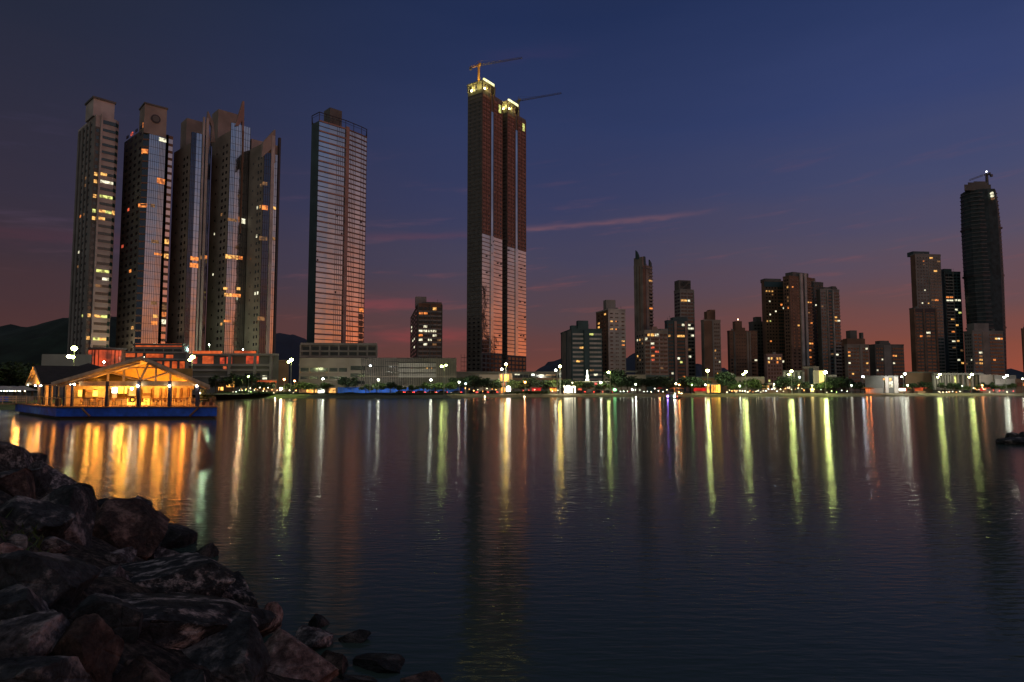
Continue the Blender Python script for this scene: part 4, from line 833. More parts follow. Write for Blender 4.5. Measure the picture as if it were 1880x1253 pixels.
low('lit_pavilion', 'narrow pavilion glowing golden from inside', (917, 940), 700, 292, 2, 686, 'brown', [('r', 918, 688, 922, 700, 'o3'), ('r', 926, 688, 934, 701, 'y3'), ('r', 919, 703, 935, 709, 'o2'), ('r', 920, 711, 928, 722, 'o3'), ('p', 0, 1, 686, 722, 3, .3, 'conc', .3)], back=7)
low('red_arcade', 'dark arcade with red-lit fronts under a thin pale canopy', (1030, 1118), 708, 300, 1, 702, 'dgrey', [('s', 0, 1, 701, .35, 'white', 2), ('r', 1071, 703, 1074, 709, 'rr'), ('r', 1079, 703, 1088, 713, 'rr'), ('r', 1091, 703, 1096, 708, 'rr'), ('r', 1104, 703, 1109, 711, 'rr'), ('r', 1061, 712, 1068, 717, 'r')], back=12)
low('plain_wall_building', 'plain beige windowless hall behind the dark street trees', (1108, 1186), 695, 340, 3, 688, 'beige', [('r', 1135, 681, 1170, 684, 'dgrey', .5)], back=16)
low('glass_lobby', 'blue glass lobby under the rosy balcony block', (1184, 1228), 697, 352, 8, 689, 'gdarkw' if 'gdarkw' in M else 'teal', [('w', .02, .98, 706, 690, 8, 4, .9, .8, 'wint', .05), ('r', 1204, 694, 1209, 697, 'w')], back=8)
low('corner_hall', 'brown flat-roofed corner hall with a lit panel beside the glowing glass pavilion', (1270, 1345), 700, 322, 2, 693, 'brown', [('s', 0, 1, 693, .5, 'dgrey', 1), ('r', 1266.5, 697, 1273, 707, 'w')], back=14)
low('glass_pavilion', 'glass corner pavilion glowing orange, near the brightest yellow-white street lamp', (1297, 1323), 712, 292, 2, 705, 'dgrey', [('r', 1298, 706, 1302, 722, 'y2'), ('r', 1306, 707, 1314, 721, 'o3'), ('r', 1315, 707, 1322, 721, 'y3'), ('p', 0, 1, 706, 722, 4, .2, 'mull', .3)], back=7)
low('beige_hall', 'wide beige hall with a pinkish corner behind the lit bar tables', (1334, 1404), 700, 330, 2, 692, 'beige', [('r', 1384, 697, 1402, 708, 'pink', .4), ('w', .1, .6, 705, 697, 5, 4, .4, .5)], back=12)
low('low_shop_row', 'low brown shop row with string of lamps in front, below the white-striped tower', (1398, 1452), 711, 312, 1, 705, 'brown', [('s', 0, 1, 705, .3, 'cream', 1.5), ('w', .02, .98, 716, 706, 8, 4, .8, .6, 'win', .3)], back=8)
low('column_hall', 'hall front with tall pale columns below the white-striped tower', (1437, 1476), 690, 336, 4, 682, 'dgrey', [('p', .05, .95, 682, 712, 4, .9, 'white', .8), ('s', 0, 1, 682, .8, 'grey', .9)], back=12)
low('beige_hall', 'beige hall with broad brown pilasters beside the glowing yellow panel', (1474, 1504), 690, 340, 4, 673, 'cream', [('r', 1476, 678, 1482, 710, 'brown', .5), ('r', 1486, 676, 1493, 710, 'teal', .3)], back=12)
low('lit_sign_building', 'small block with a tall glowing pale yellow panel', (1493, 1514), 695, 318, 3, 680, 'cream', [('r', 1504, 681, 1512, 709, 'yp', .5, 'glowing_panel')], back=8)
low('frame_gate', 'white framed gateway building beside the glowing yellow panel', (1513, 1536), 695, 326, 3, 688, 'dgrey', [('r', 1520, 689, 1535, 692, 'white', .6), ('r', 1525, 696, 1535, 699, 'white', .6), ('r', 1525, 699, 1527, 712, 'white', .6), ('r', 1533, 699, 1535, 712, 'white', .6)], back=8)
low('white_house', 'white villa with mid-grey bays close to the beach', (1588, 1650), 705, 314, 3, 690, 'dgrey', [('r', 1624, 692, 1630, 722, 'white', .5), ('r', 1641, 692, 1648, 722, 'white', .5), ('r', 1632, 700, 1639, 712, 'w', .2), ('r', 1590, 713, 1620, 722, 'grey', .5), ('r', 1633, 694.5, 1636, 699, 'y2', .3), ('r', 1621, 695, 1624, 698, 'y2', .3)], back=9)
low('brown_wall_hall', 'long windowless brown hall below the tall stepped tower', (1662, 1716), 700, 344, 2, 684, 'brown', [('s', 0, 1, 684, .6, 'dgrey', .3)], back=16)
low('colonnade', 'white colonnade of tall columns lit from below', (1711, 1802), 700, 338, 2, 686, 'dgrey', [('p', .03, .35, 689, 716, 6, .55, 'white', 1.2), ('p', .40, .98, 689, 716, 6, .9, 'cream', 1.2), ('s', 0, 1, 687, 1.0, 'grey', 1.6), ('r', 1751, 690, 1755, 712, 'g', .3), ('r', 1777, 692, 1781, 712, 'd', .3)], back=12, lits=())
for k, u in enumerate((1742, 1748, 1753.5)): pass
low('beige_hall', 'plain greenish beige hall next to the white colonnade', (1798, 1832), 700, 334, 2, 688, 'beige', (), back=10)
low('banded_low_block', 'low white-banded block near the far end of the promenade', (1826, 1866), 700, 332, 2, 689, 'grey', [('w', .03, .97, 712, 690, 4, 3.2, .95, .45, 'white')], back=10)
low('low_shop_row', 'dark low shop row at the far end of the promenade beside the picture edge', (1864, 1935), 705, 332, 2, 696, 'brown', [('w', .03, .97, 712, 700, 6, 4, .8, .5, 'win', .4)], back=8)
# ------------------------------------------------------------ street lamps
LC = {'gy': (.85, 1, .30), 'y': (1, .68, .14), 'w': (.95, 1, .78), 'o': (1, .34, .08), 'b': (.75, .9, 1), 'g': (.25, 1, .35), 'ww': (1, .8, .5), 'r': (1, .05, .03), 'v': (.35, .2, 1)}
_lm = {}
def lampmat(c, s):
    k = (c, s)
    if k not in _lm: _lm[k] = mlamp('lamp_%s_%d' % (c, len(_lm)), LC[c], s)
    return _lm[k]
def lamp(u, v, D, c, s, r, label, heads=None, u0=None, name='street_lamp', group=None, arm=None):
    # pole foot under column u0, bulb seen at (u, v); optional second head
    x, z = XX(u, D, v), ZZ(v, D); px = XX(u if u0 is None else u0, D, v)
    t = thing(name, label, 'street lamp' if name == 'street_lamp' else 'lamp', (px, D, GZ), group=group); z -= GZ
    mb = MB(); h = max(z, 2); mb.tube((0, 0, -.3), (0, 0, h+.1), .16 if h > 8 else .08, .09 if h > 8 else .05, 8); mb.tube((0, 0, -.3), (0, 0, .5), .3 if h > 8 else .14, n=8); mb.build('pole', M['pole'], t)
    for k, (bu, bv) in enumerate([(u, v)]+list(heads or [])):
        bx, bz = XX(bu, D, bv)-px, ZZ(bv, D)-GZ
        if abs(bx) > .3:
            mb = MB(); mb.tube((0, 0, min(h, bz+.25)), (bx, 0, bz+.25), .07, n=5); mb.build('arm', M['pole'], t)
        mb = MB(); rr = r if k == 0 else r*.75
        mb.obox((bx-rr*.8, -rr*.6, bz+rr*1.05), (rr*1.6, 0, 0), (0, rr*1.2, 0), (0, 0, .1)); mb.build('lamp_head', M['mull'], t)
        mb = MB(); mb.ball((bx, -.12, bz), rr*1.3, 10, 6, .8); mb.build('bulb', lampmat(c, (s if k == 0 else s*.6)*.10), t)
    if h > 8:
        ld = bpy.data.lights.new('lamp_beam', 'SPOT'); ld.energy = 5200 if D > 200 else 1500; ld.color = {'gy': (.95, 1, .62), 'y': (1, .8, .45)}.get(c, (1, .97, .85)); ld.spot_size = radians(140); ld.spot_blend = .6; ld.shadow_soft_size = .3
        lo = bpy.data.objects.new('lamp_beam', ld); C.objects.link(lo); lo.parent = t; lo.location = (0, .7, h-.2); lo.rotation_euler = (radians(52), 0, 0)
    return t
lamp(137, 640, 135, 'gy', 700, .42, 'tallest and brightest lamp, greenish white, behind the restaurant by the pale panel wall', [(127, 655), (134, 656)])
lamp(354, 656, 150, 'gy', 700, .38, 'tall bright greenish lamp just behind the restaurant roof\'s low end', [(349, 661)], u0=353)
lamp(535, 661, 252, 'gy', 1150, .50, 'tall greenish two-headed lamp beside the terraced podium and the brown annex', [(530, 665)], u0=535)
lamp(811, 673, 258, 'gy', 520, .42, 'tall pale lamp with double head at the end of the blue hoarding', [(819, 671)], u0=815.5)
lamp(929, 669, 282, 'y', 1500, .42, 'tall lamp glowing yellow beside the golden pavilion', u0=929)
lamp(921, 678, 276, 'w', 420, .36, 'tall white lamp just beside the yellow-glowing one at the golden pavilion', u0=924)
lamp(1028, 673, 286, 'y', 1600, .44, 'bright yellow tall lamp above the glowing letters', u0=1028)
lamp(1020, 680, 279, 'w', 420, .36, 'white tall lamp next to the yellow one above the glowing letters', u0=1023)
lamp(1117, 684, 284, 'gy', 800, .42, 'tall greenish lamp in front of the plain beige hall', u0=1120)
lamp(1299, 681, 290, 'gy', 1500, .50, 'tall yellow-white lamp in front of the narrow brown-fronted block')
lamp(1369, 683, 292, 'gy', 1000, .46, 'tall two-headed lamp in front of the wide reddish block', [(1364, 688)])
lamp(1453, 682, 296, 'gy', 1150, .46, 'tall lamp before the white-striped tower, with a lower second head', [(1448, 688)])
lamp(1515, 684, 300, 'gy', 1900, .60, 'brightest of the far promenade lamps, next to the glowing yellow panel')
lamp(1661, 687, 306, 'w', 520, .38, 'tall pale lamp by the corner of the white villa and the brown hall', [(1655, 692)], u0=1658)
lamp(1725, 688, 308, 'gy', 900, .42, 'tall lamp at the start of the white colonnade', [(1721, 693)], u0=1723)
lamp(1784, 688, 312, 'gy', 720, .42, 'tall lamp in front of the seaward half of the white colonnade', [(1779, 693)], u0=1782)
lamp(1848, 690, 316, 'w', 640, .40, 'last tall lamp of the promenade, in front of the low white-banded block', [(1843, 693)], u0=1846)
lamp(1584, 692, 304, 'b', 420, .36, 'tall bluish white lamp beside the white villa')
lamp(1877, 696, 316, 'w', 300, .32, 'tall white lamp at the very edge of the picture')
sm = [(457, 692, 'g2', 300, .30, 'small yellow-green lamp among the palms of the terraced podium'), (522, 697, 'o', 520, .30, 'orange lamp in front of the brown annex'), (541, 700, 'o', 420, .28, 'orange lamp at the corner of the car park podium'),
 (516, 714, 'ww', 900, .38, 'dazzling low white lamp beside the orange beach bar'), (593, 696, 'w', 560, .32, 'white lamp above the glass-fronted shop'), (680, 672, 'b', 260, .26, 'slim white lamp over the first stretch of blue hoarding'),
 (695, 698, 'w', 480, .30, 'low white lamp among the hoarding trees, second from the shop'), (791, 698, 'w', 560, .32, 'low white lamp near the far end of the blue hoarding'), (843, 702, 'w', 420, .28, 'low white lamp past the end of the blue hoarding'),
 (855, 705, 'b', 220, .22, 'small bluish lamp between the hoarding and the golden pavilion'), (964, 702, 'o', 420, .30, 'orange lamp among the trees between pavilion and letters'), (1051, 703, 'ww', 90, .2, 'small dim lamp over the glowing letters'),
 (1103, 703, 'w', 560, .30, 'low white lamp in front of the red arcade'), (1167, 706, 'w', 260, .24, 'small white lamp among the dark trees of the beige hall'), (1161, 716, 'w', 300, .26, 'low white lamp near the green light'),
 (1241, 705, 'ww', 420, .28, 'warm white lamp under the dark pilastered block'), (1247, 707, 'o', 420, .26, 'orange lamp touching the warm white one under the pilastered block'), (1295, 707, 'w', 360, .27, 'low white lamp beside the glass pavilion'),
 (1270, 707, 'g2', 120, .3, 'green-white lamp by the corner hall'), (1251, 723, 'ww', 260, .22, 'knee-high warm light on the beach by the moored boat'), (1358, 709, 'w', 420, .28, 'low white lamp in front of the beige hall with pink corner'),
 (1421, 706, 'ww', 200, .24, 'small warm lamp over the low brown shop row'), (1468, 693, 'b', 320, .26, 'bluish lamp in front of the column hall'), (1466, 707, 'o', 620, .34, 'orange lamp below the bluish one at the column hall'),
 (1491, 708, 'ww', 460, .30, 'warm lamp above the yellow star light'), (1563, 708, 'w', 240, .24, 'small white lamp below the stepped pale block'), (1613, 708, 'w', 300, .26, 'small white lamp in front of the white villa'),
 (1594, 708, 'o', 200, .22, 'small red-orange lamp next to the orange umbrella bar'), (1666, 708, 'w', 260, .26, 'small pinkish white lamp at the pink-lit kiosk'), (1803, 708, 'o', 300, .26, 'reddish lamp in front of the greenish hall'), (1766, 709, 'w', 120, .2, 'tiny white lamp in front of the colonnade'),
 (127, 699.5, 'w', 0, 0, '')]
LC['g2'] = (.6, 1, .25)
for q in sm:
    if q[4]: lamp(q[0], q[1], spot(q[0], 18)[1], q[2], q[3], q[4], q[5])

# ------------------------------------------------------------ lanterns, bar lights, signs
def lantern(u, v, c, s, r, label, off=18, group=None):
    x, D = spot(u, off); z = max(ZZ(v, D), GZ+.5); t = thing('lantern', label, 'lantern', (x, D, GZ), group=group)
    mb = MB(); mb.tube((0, 0, -.1), (0, 0, z-GZ), .05, n=5); mb.build('post', M['mull'], t); mb = MB(); mb.ball((0, 0, z-GZ), r, 8, 5); mb.build('globe', lampmat(c, s), t)
random.seed(12)
for name, u0, u1, n, v0, v1, cs, s in (('in the palm garden', 425, 492, 12, 716, 722, ['g2', 'w', 'ww'], 30), ('in front of the terraced podium', 440, 512, 9, 712, 717, ['o', 'ww', 'o'], 40), ('by the glass-fronted shop', 500, 546, 8, 716, 723, ['ww', 'o', 'ww'], 60),
        ('between the hoarding and the golden pavilion', 850, 915, 8, 712, 720, ['o', 'ww', 'o'], 60), ('under the trees beside the glowing letters', 955, 1040, 8, 715, 721, ['o', 'ww', 'r'], 60), ('under the dark trees of the beige hall', 1135, 1235, 14, 713, 720, ['w', 'ww', 'w'], 50),
        ('along the bar tables below the reddish block', 1332, 1404, 15, 717, 720.5, ['ww', 'ww', 'o'], 90), ('in front of the low brown shop row', 1404, 1440, 7, 714, 720, ['ww', 'ww', 'b'], 110), ('below the column hall', 1440, 1480, 7, 712, 719, ['o', 'ww', 'o'], 50),
        ('beside the yellow star light', 1494, 1560, 7, 715, 722, ['ww', 'g2', 'w'], 50), ('in front of the brown hall', 1684, 1700, 4, 719, 722, ['o'], 60), ('at the foot of the colonnade', 1722, 1765, 7, 718, 723, ['ww', 'o', 'ww'], 60), ('in front of the greenish hall', 1782, 1812, 9, 712, 719, ['ww', 'o'], 60), ('near the last tall lamp', 1815, 1875, 10, 716, 722, ['r', 'ww', 'r'], 60)):
    for i in range(n):
        u = u0+(u1-u0)*(i+.5)/n+random.uniform(-1, 1)
        lantern(u, random.uniform(v0, v1), random.choice(cs), s*random.uniform(.1, .4), random.uniform(.09, .16), 'small glowing lantern '+name, random.uniform(14, 19), 'small lanterns '+name)
def orb(name, label, cat, u, v, off, build):
    x, D = spot(u, off); t = thing(name, label, cat, (x, D, GZ)); build(t, D); return t
def oval(t, D):
    z = ZZ(715, D)-GZ; mb = MB(); mb.box(-.15, -.1, -.1, .15, .1, z-1.2); mb.build('post', M['pole'], t); mb = MB(); mb.ball((0, 0, z), 1.0, 14, 8, 1.45); mb.build('sign_face', lampmat('pk', 9), t)
LC['pk'] = (1, .8, .72)
orb('oval_sign', 'glowing white oval sign on a short post beside the golden pavilion', 'sign', 933.5, 715, 16, oval)
def letters(t, D):
    # overexposed glowing letters as the photo shows them: "XBI n"
    k = D/1200; G0 = lampmat('lt', 2.6); zb = .4
    def st(pts, w, name='letter'):
        mb = MB()
        for (a, c, d, e) in pts:
            p = Vector(((a)*k, 0, (722-c)*k+zb)); q = Vector(((d)*k, 0, (722-e)*k+zb)); dd = (q-p); L_ = dd.length; dd.normalize(); s_ = Vector((dd.z, 0, -dd.x))
            mb.obox(p-s_*w/2-Vector((0, .15, 0)), dd*L_, s_*w, (0, .3, 0))
        mb.build(name, G0, t)
    st([(-9.5, 709, -3.5, 722), (-3.5, 709, -9, 722)], .62)
    st([(-3, 709, -3, 722), (-3, 709.5, 1, 709.5), (1, 709.5, 2, 712), (2, 712, 0, 715), (-3, 715, 1, 715), (1, 715, 2.5, 718), (2.5, 718, 1, 721.5), (-3, 721.5, 1, 721.5)], .55)
    st([(5.2, 710.5, 5.2, 722), (5.2, 711, 10, 710.5), (10.3, 710, 10.6, 722)], .6)
LC['lt'] = (1, .90, .60)
orb('letter_sign', 'big free-standing glowing white letters at the edge of the beach', 'sign', 1045, 715, 11, letters)
def tallneon(t, D):
    # narrow lit figure-like sign on the stair shaft of the striped block
    k = D/1200; mb = MB(); mb.box(-.9*k, -.2, (722-692)*k, .9*k, .2, (722-679)*k)
    mb.prism([(-1.0*k, -.25), (1.0*k, -.25), (1.0*k, .25), (-1.0*k, .25)], (722-686)*k, (722-680)*k, [(-.4*k, -.2), (.4*k, -.2), (.4*k, .2), (-.4*k, .2)]); 
    mb.ball((0, 0, (722-690.5)*k), 2.5*k, 10, 6, 1.35); mb.box(-2.9*k, -.3, (722-698.5)*k, 2.9*k, .3, (722-695.2)*k); mb.build('lit_figure', lampmat('w', 3.5), t)
    mb = MB(); mb.tube((0, .3, -.1), (0, .3, (722-679)*k), .15); mb.build('post', M['steel'], t)
orb('neon_sign', 'tall narrow white-lit sign standing before the striped block\'s dark shaft', 'sign', 1078.5, 690, 24, tallneon)
def star(t, D):
    z = ZZ(716, D)-GZ; mb = MB(); mb.tube((0, 0, -.1), (0, 0, z), .1); mb.build('post', M['steel'], t); mb = MB()
    for i in range(5):
        a = pi/2+2*pi*i/5; mb.slab([(cos(a)*1.3, 0, z+sin(a)*1.3), (cos(a+.63)*.5, 0, z+sin(a+.63)*.5), (0, 0, z), (cos(a-.63)*.5, 0, z+sin(a-.63)*.5)], (0, .15, 0))
    mb.build('star', lampmat('y', 4), t)
orb('star_light', 'yellow star-shaped light on a pole before the ribbed grey tower', 'light', 1491.5, 716, 16, star)
def green(t, D):
    z = ZZ(716, D)-GZ; mb = MB(); mb.tube((0, 0, -.1), (0, 0, z+.8), .1); mb.build('post', M['steel'], t); mb = MB(); mb.ball((0, -.2, z), .75, 10, 6, .8); mb.build('lens', lampmat('g', 5), t)
orb('traffic_light', 'round green light glowing under the trees near the beige hall', 'light', 1128.5, 716, 20, green)
# beach umbrellas of the orange bar
def parasol(u, off, c, label, R_=1.7, h=2.4):
    x, D = spot(u, off); t = thing('parasol', label, 'parasol', (x, D, GZ)); mb = MB(); mb.tube((0, 0, -.1), (0, 0, h+.3), .05); mb.build('pole', M['wood'], t)
    mb = MB(); n = 10
    for i in range(n):
        a, e = 2*pi*i/n, 2*pi*(i+1)/n; mb.quad((0, 0, h+.5), (R_*cos(a), R_*sin(a), h-.1), (R_*cos(e), R_*sin(e), h-.1)); mb.quad((0, 0, h+.45), (R_*cos(e), R_*sin(e), h-.2), (R_*cos(a), R_*sin(a), h-.2))
    mb.build('canopy', M[c], t)
    ld = bpy.data.lights.new('bar_light', 'POINT'); ld.energy = 240; ld.color = (1, .25, .06); ld.shadow_soft_size = .2; lo = bpy.data.objects.new('bar_light', ld); C.objects.link(lo); lo.parent = t; lo.location = (0, -.8, 1.6)
M['umb'] = mat('orange_canvas', (.6, .17, .05), .8, nz=.1)
parasol(1590, 14, 'umb', 'orange-lit parasol at the umbrella bar, first one coming from the striped tower', 2.2)
parasol(1597, 13, 'umb', 'orange-lit parasol of the umbrella bar, the one nearer the white villa', 2.4)
parasol(1238, 15, 'umb', 'orange-lit parasol at the bar behind the moored boat, closer to the boat', 2.2)
parasol(1246, 14.5, 'umb', 'orange-lit parasol behind the moored boat, next to the low beach light', 2.4)
parasol(1211, 15, 'red', 'red parasol on the promenade near the blue glass lobby', 1.6)
def kiosk(u, off, label, m, w=3.6):
    x, D = spot(u, off); t = thing('kiosk', label, 'kiosk', (x, D, GZ)); h = 2.4
    mb = MB(); mb.box(-w/2, -.9, -.1, w/2, 1.6, 1.0); mb.box(-w/2, 1.2, 1.0, w/2, 1.6, h); mb.build('counter', M['brown'], t)
    mb = MB(); mb.box(-w/2-.4, -1.4, h, w/2+.4, 1.9, h+.2); mb.build('roof', M['red'], t)
    mb = MB(); mb.box(-w/2+.1, 1.05, 1.1, w/2-.1, 1.19, h-.1); mb.build('lit_back', G[m], t)
kiosk(1656, 15, 'kiosk with row of bright white lights and a red base, by the white villa', 'w2', 5)
kiosk(1664, 16, 'small pink-lit kiosk beside the white-lit one', 'r', 2)
kiosk(1690, 14, 'small orange-lit kiosk in front of the brown hall', 'o2', 4)
kiosk(1808, 15, 'red-lit kiosk in front of the greenish hall', 'rr', 3)
kiosk(985, 17, 'red-lit kiosk under the trees, nearer the golden pavilion', 'rr', 4)
kiosk(1016, 15, 'orange-lit kiosk under the trees, nearer the glowing letters', 'o3', 3)
kiosk(1287, 17, 'red-lit row kiosk beside the glass pavilion', 'rr', 6)

# ------------------------------------------------------------ cars on the shore road
def car_proto():
    t = thing('parked_car', 'x', 'car', (0, 0, 0))
    P = [(-2.1, .35), (-2.1, .78), (-1.95, .92), (-1.35, .98), (-.75, 1.42), (.55, 1.44), (1.15, 1.0), (1.95, .85), (2.12, .6), (2.1, .35)]
    mb = MB(); mb.slab([(x, -.82, z) for x, z in P], (0, 1.64, 0)); bo = mb.build('body', M['carp'], t)
    md = bo.modifiers.new('edge', 'BEVEL'); md.width = .07; md.segments = 2
    mb = MB()
    for s in (-.835, .835):
        q = [(-1.2, 1.0), (-.7, 1.36), (.5, 1.38), (1.0, 1.0)]; mb.slab([(x, s, z) for x, z in q], (0, .02 if s > 0 else -.02, 0))
    mb.build('side_glass', M['win'], t)
    for x in (-1.3, 1.3):
        for s in (-.86, .66):
            mb = MB(); mb.tube((x, s, .32), (x, s+.2, .32), .32, n=12); w_ = mb.build('wheel', M['tyre'], t); mb = MB(); mb.tube((x, s-.01, .32), (x, s+.21, .32), .18, n=8); mb.build('rim', M['pole'], w_)
    for s in (-.65, .4):
        mb = MB(); mb.box(2.06, s, .58, 2.14, s+.28, .74); mb.build('headlight', lampmat('ww', 14), t)
        mb = MB(); mb.box(-2.14, s, .66, -2.06, s+.28, .82); mb.build('tail_light', lampmat('r', 14), t)
    return t
M['carp'] = mat('dark_car_paint', (.06, .06, .07), .25, .2, nz=0)
proto = car_proto(); used = [False]
def car(u, off, rz, label):
    x, D = spot(u, off)
    if not used[0]: used[0] = True; proto.location = (x, D, GZ+.01); proto.rotation_euler = (0, 0, rz); proto['label'] = label; return
    copy_tree(proto, (x, D, GZ+.01), rz, label)
ords = ['first', 'second', 'third', 'fourth', 'fifth', 'sixth', 'seventh', 'eighth', 'ninth']
for seg, us, off, base in (('below the blue hoarding', (735, 752, 771, 792, 812, 838), 24.5, 2.6), ('below the golden pavilion', (868, 888, 905), 24.5, 2.6), ('below the red arcade', (1066, 1082, 1098, 1116, 1132, 1146), 24.5, 2.7), ('below the reddish block', (1343, 1360, 1378, 1395), 30, -.5), ('below the colonnade', (1732, 1752, 1772), 24.5, 2.7), ('near the last tall lamp', (1826, 1842, 1858, 1872), 24.5, 2.7)):
    for i, u in enumerate(us): car(u, off, base+.05*i, f'dark car with lights on, {ords[i]} of the cars {seg}')

# ------------------------------------------------------------ trees
def crown_mesh(name, seed, R_, H, n, size, lobes, m, flat=.6):
    random.seed(seed); mb = MB(); L_ = []
    for i in range(lobes):
        a = random.uniform(0, 2*pi); r = R_*sqrt(random.random())*.72; L_.append((r*cos(a), r*sin(a), H*random.uniform(.0, .75), R_*random.uniform(.28, .5)))
    for i in range(n):
        c = random.choice(L_); th = random.uniform(0, 2*pi); z = random.uniform(-1, 1); q = sqrt(1-z*z); r = c[3]*(random.random()**.45)
        p = Vector((c[0]+r*q*cos(th), c[1]+r*q*sin(th), c[2]+r*z*flat)); s = size*random.uniform(.6, 1.5)
        a = Vector((random.gauss(0, 1), random.gauss(0, 1), random.gauss(0, .5))).normalized(); e = a.cross(Vector((random.gauss(0, 1), random.gauss(0, 1), random.gauss(0, 1)))).normalized()
        mb.quad(p-a*s, p+e*s*.5, p+a*s, p-e*s*.5)
    return mb.mesh(name, m)
def trunk_mesh(seed, h, R_, r=.22):
    random.seed(seed); mb = MB(); top = Vector((random.uniform(-.4, .4), random.uniform(-.3, .3), h)); mid = top*.5+Vector((random.uniform(-.2, .2), 0, 0)); mb.tube((0, 0, -.3), mid, r*1.3, r, 7); mb.tube(mid, top, r, r*.8, 7)
    for i in range(6):
        a = 2*pi*i/6+random.uniform(-.4, .4); L_ = R_*random.uniform(.45, .75); e = top+Vector((cos(a)*L_, sin(a)*L_, random.uniform(.6, 1.6))); mb.tube(top-Vector((0, 0, .3)), e, r*.5, r*.15, 5)
    return mb.mesh('trunk', M['bark'])
TV = []
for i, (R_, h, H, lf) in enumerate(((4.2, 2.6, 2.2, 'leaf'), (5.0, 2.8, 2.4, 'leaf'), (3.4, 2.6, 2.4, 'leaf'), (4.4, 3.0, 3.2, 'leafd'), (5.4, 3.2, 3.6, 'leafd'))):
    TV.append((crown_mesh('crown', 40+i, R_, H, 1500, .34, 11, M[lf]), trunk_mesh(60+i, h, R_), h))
def tree(u, off, var, s, label, group=None):
    x, D = spot(u, off); t = thing('tree', label, 'tree', (x, D, GZ), random.uniform(0, 6), group); t.scale = (s, s, s)
    cm, tm, h = TV[var]
    for nm, me, z in (('crown', cm, h+.2), ('trunk', tm, 0)):
        o = bpy.data.objects.new(nm, me); C.objects.link(o); o.parent = t; o.location = (0, 0, z)
segs = [('behind the palms of the terraced podium', [(404, 20, 3, 1.1), (420, 24, 4, 1), (440, 24, 3, 1.2), (452, 26, 4, 1.1), (478, 24, 3, .8), (492, 22, 3, .8)]),
 ('near the glass-fronted shop', [(527, 19, 2, .8), (548, 18, 1, .9), (577, 18, 1, .8), (600, 19, 2, .9)]),
 ('in front of the blue hoarding', [(640, 35, 3, 1.15), (672, 20, 0, .75), (692, 21, 1, .85), (716, 22, 3, .8), (735, 21, 2, .7), (757, 21, 2, .7), (778, 20, 0, .9), (800, 20, 1, .85), (820, 22, 1, .9)]),
 ('between the hoarding and the golden pavilion', [(845, 26, 3, 1.1), (858, 22, 4, 1), (872, 24, 4, 1.1), (889, 20, 3, 1.1), (905, 21, 1, 1.1)]),
 ('between the golden pavilion and the glowing letters', [(944, 20, 1, 1.1), (956, 24, 1, 1.1), (972, 22, 4, 1), (990, 20, 3, 1), (1003, 20, 1, 1.1), (1020, 18, 0, 1.15), (1035, 22, 4, .9)]),
 ('in front of the red arcade', [(1058, 20, 0, 1.1), (1077, 17, 3, .85), (1094, 20, 3, .8), (1110, 20, 0, 1)]),
 ('in front of the beige hall and blue lobby', [(1126, 26, 4, 1.5), (1140, 22, 3, 1.2), (1152, 24, 4, 1.1), (1170, 22, 3, 1.1), (1186, 22, 4, 1), (1203, 22, 3, 1), (1220, 24, 4, 1.1), (1236, 24, 3, .9), (1254, 20, 3, 1.1), (1268, 22, 4, 1.1)]),
 ('beside the glass pavilion', [(1282, 20, 4, 1), (1290, 24, 3, 1), (1326, 24, 4, 1.4), (1336, 22, 3, 1.1)]),
 ('behind the bar tables', [(1348, 20, 0, .9), (1374, 20, 1, 1.25), (1386, 22, 0, 1), (1398, 22, 3, .8)]),
 ('between striped tower and yellow panel', [(1438, 20, 3, 1), (1448, 20, 4, 1.1), (1458, 22, 3, 1), (1478, 20, 3, .9), (1500, 18, 1, .9), (1512, 18, 0, 1), (1524, 20, 3, 1)]),
 ('between the yellow panel and the white villa', [(1536, 20, 4, 1.1), (1546, 22, 3, 1.1), (1558, 22, 4, 1), (1570, 20, 3, .9), (1580, 20, 3, .8), (1592, 18, 0, .8)]),
 ('in front of brown hall and colonnade', [(1660, 20, 0, .8), (1676, 24, 3, .8), (1700, 24, 4, .8), (1735, 20, 3, .8), (1752, 20, 3, .8), (1768, 20, 1, .8)]),
 ('at the far end of the promenade', [(1795, 20, 0, .8), (1812, 22, 3, .9), (1830, 20, 0, 1), (1846, 19, 1, 1), (1862, 22, 3, 1), (1876, 20, 4, 1.1)])]
random.seed(5)
for nm, L_ in segs:
    for i, (u, off, var, s) in enumerate(L_):
        o_ = ['first', 'second', 'third', 'fourth', 'fifth', 'sixth', 'seventh', 'eighth', 'ninth', 'tenth'][i]
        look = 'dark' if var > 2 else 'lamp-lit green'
        tree(u, off, var, s, f'{look} tree, {o_} of the row {nm}')
# palms
def palm_mesh(seed, h, n=16):
    random.seed(seed); c = MB()
    for i in range(n):
        a = 2*pi*i/n+random.uniform(-.2, .2); up = random.uniform(.1, 1.1); Ln = random.uniform(1.9, 2.6); p = Vector((0, 0, 0)); d = Vector((cos(a)*cos(up), sin(a)*cos(up), sin(up))); side = Vector((-sin(a), cos(a), 0))
        for k in range(6):
            q = p+d*(Ln/6); w0, w1 = .38*sin(pi*(k+.4)/7), .38*sin(pi*(k+1.3)/7)
            for sgn in (-1, 1): c.quad(p, q, q+side*w1*sgn-Vector((0, 0, w1*.6)), p+side*w0*sgn-Vector((0, 0, w0*.6)))
            p = q; d = (d-Vector((0, 0, .30))).normalized()
    t = MB(); t.tube((0, 0, -.3), (.15, 0, h*.5), .17, .13, 7); t.tube((.15, 0, h*.5), (0, 0, h), .13, .11, 7)
    return c.mesh('crown', M['palm']), t.mesh('trunk', M['bark'])
PV = [(*palm_mesh(i, 6.5), 6.5) for i in range(3)]
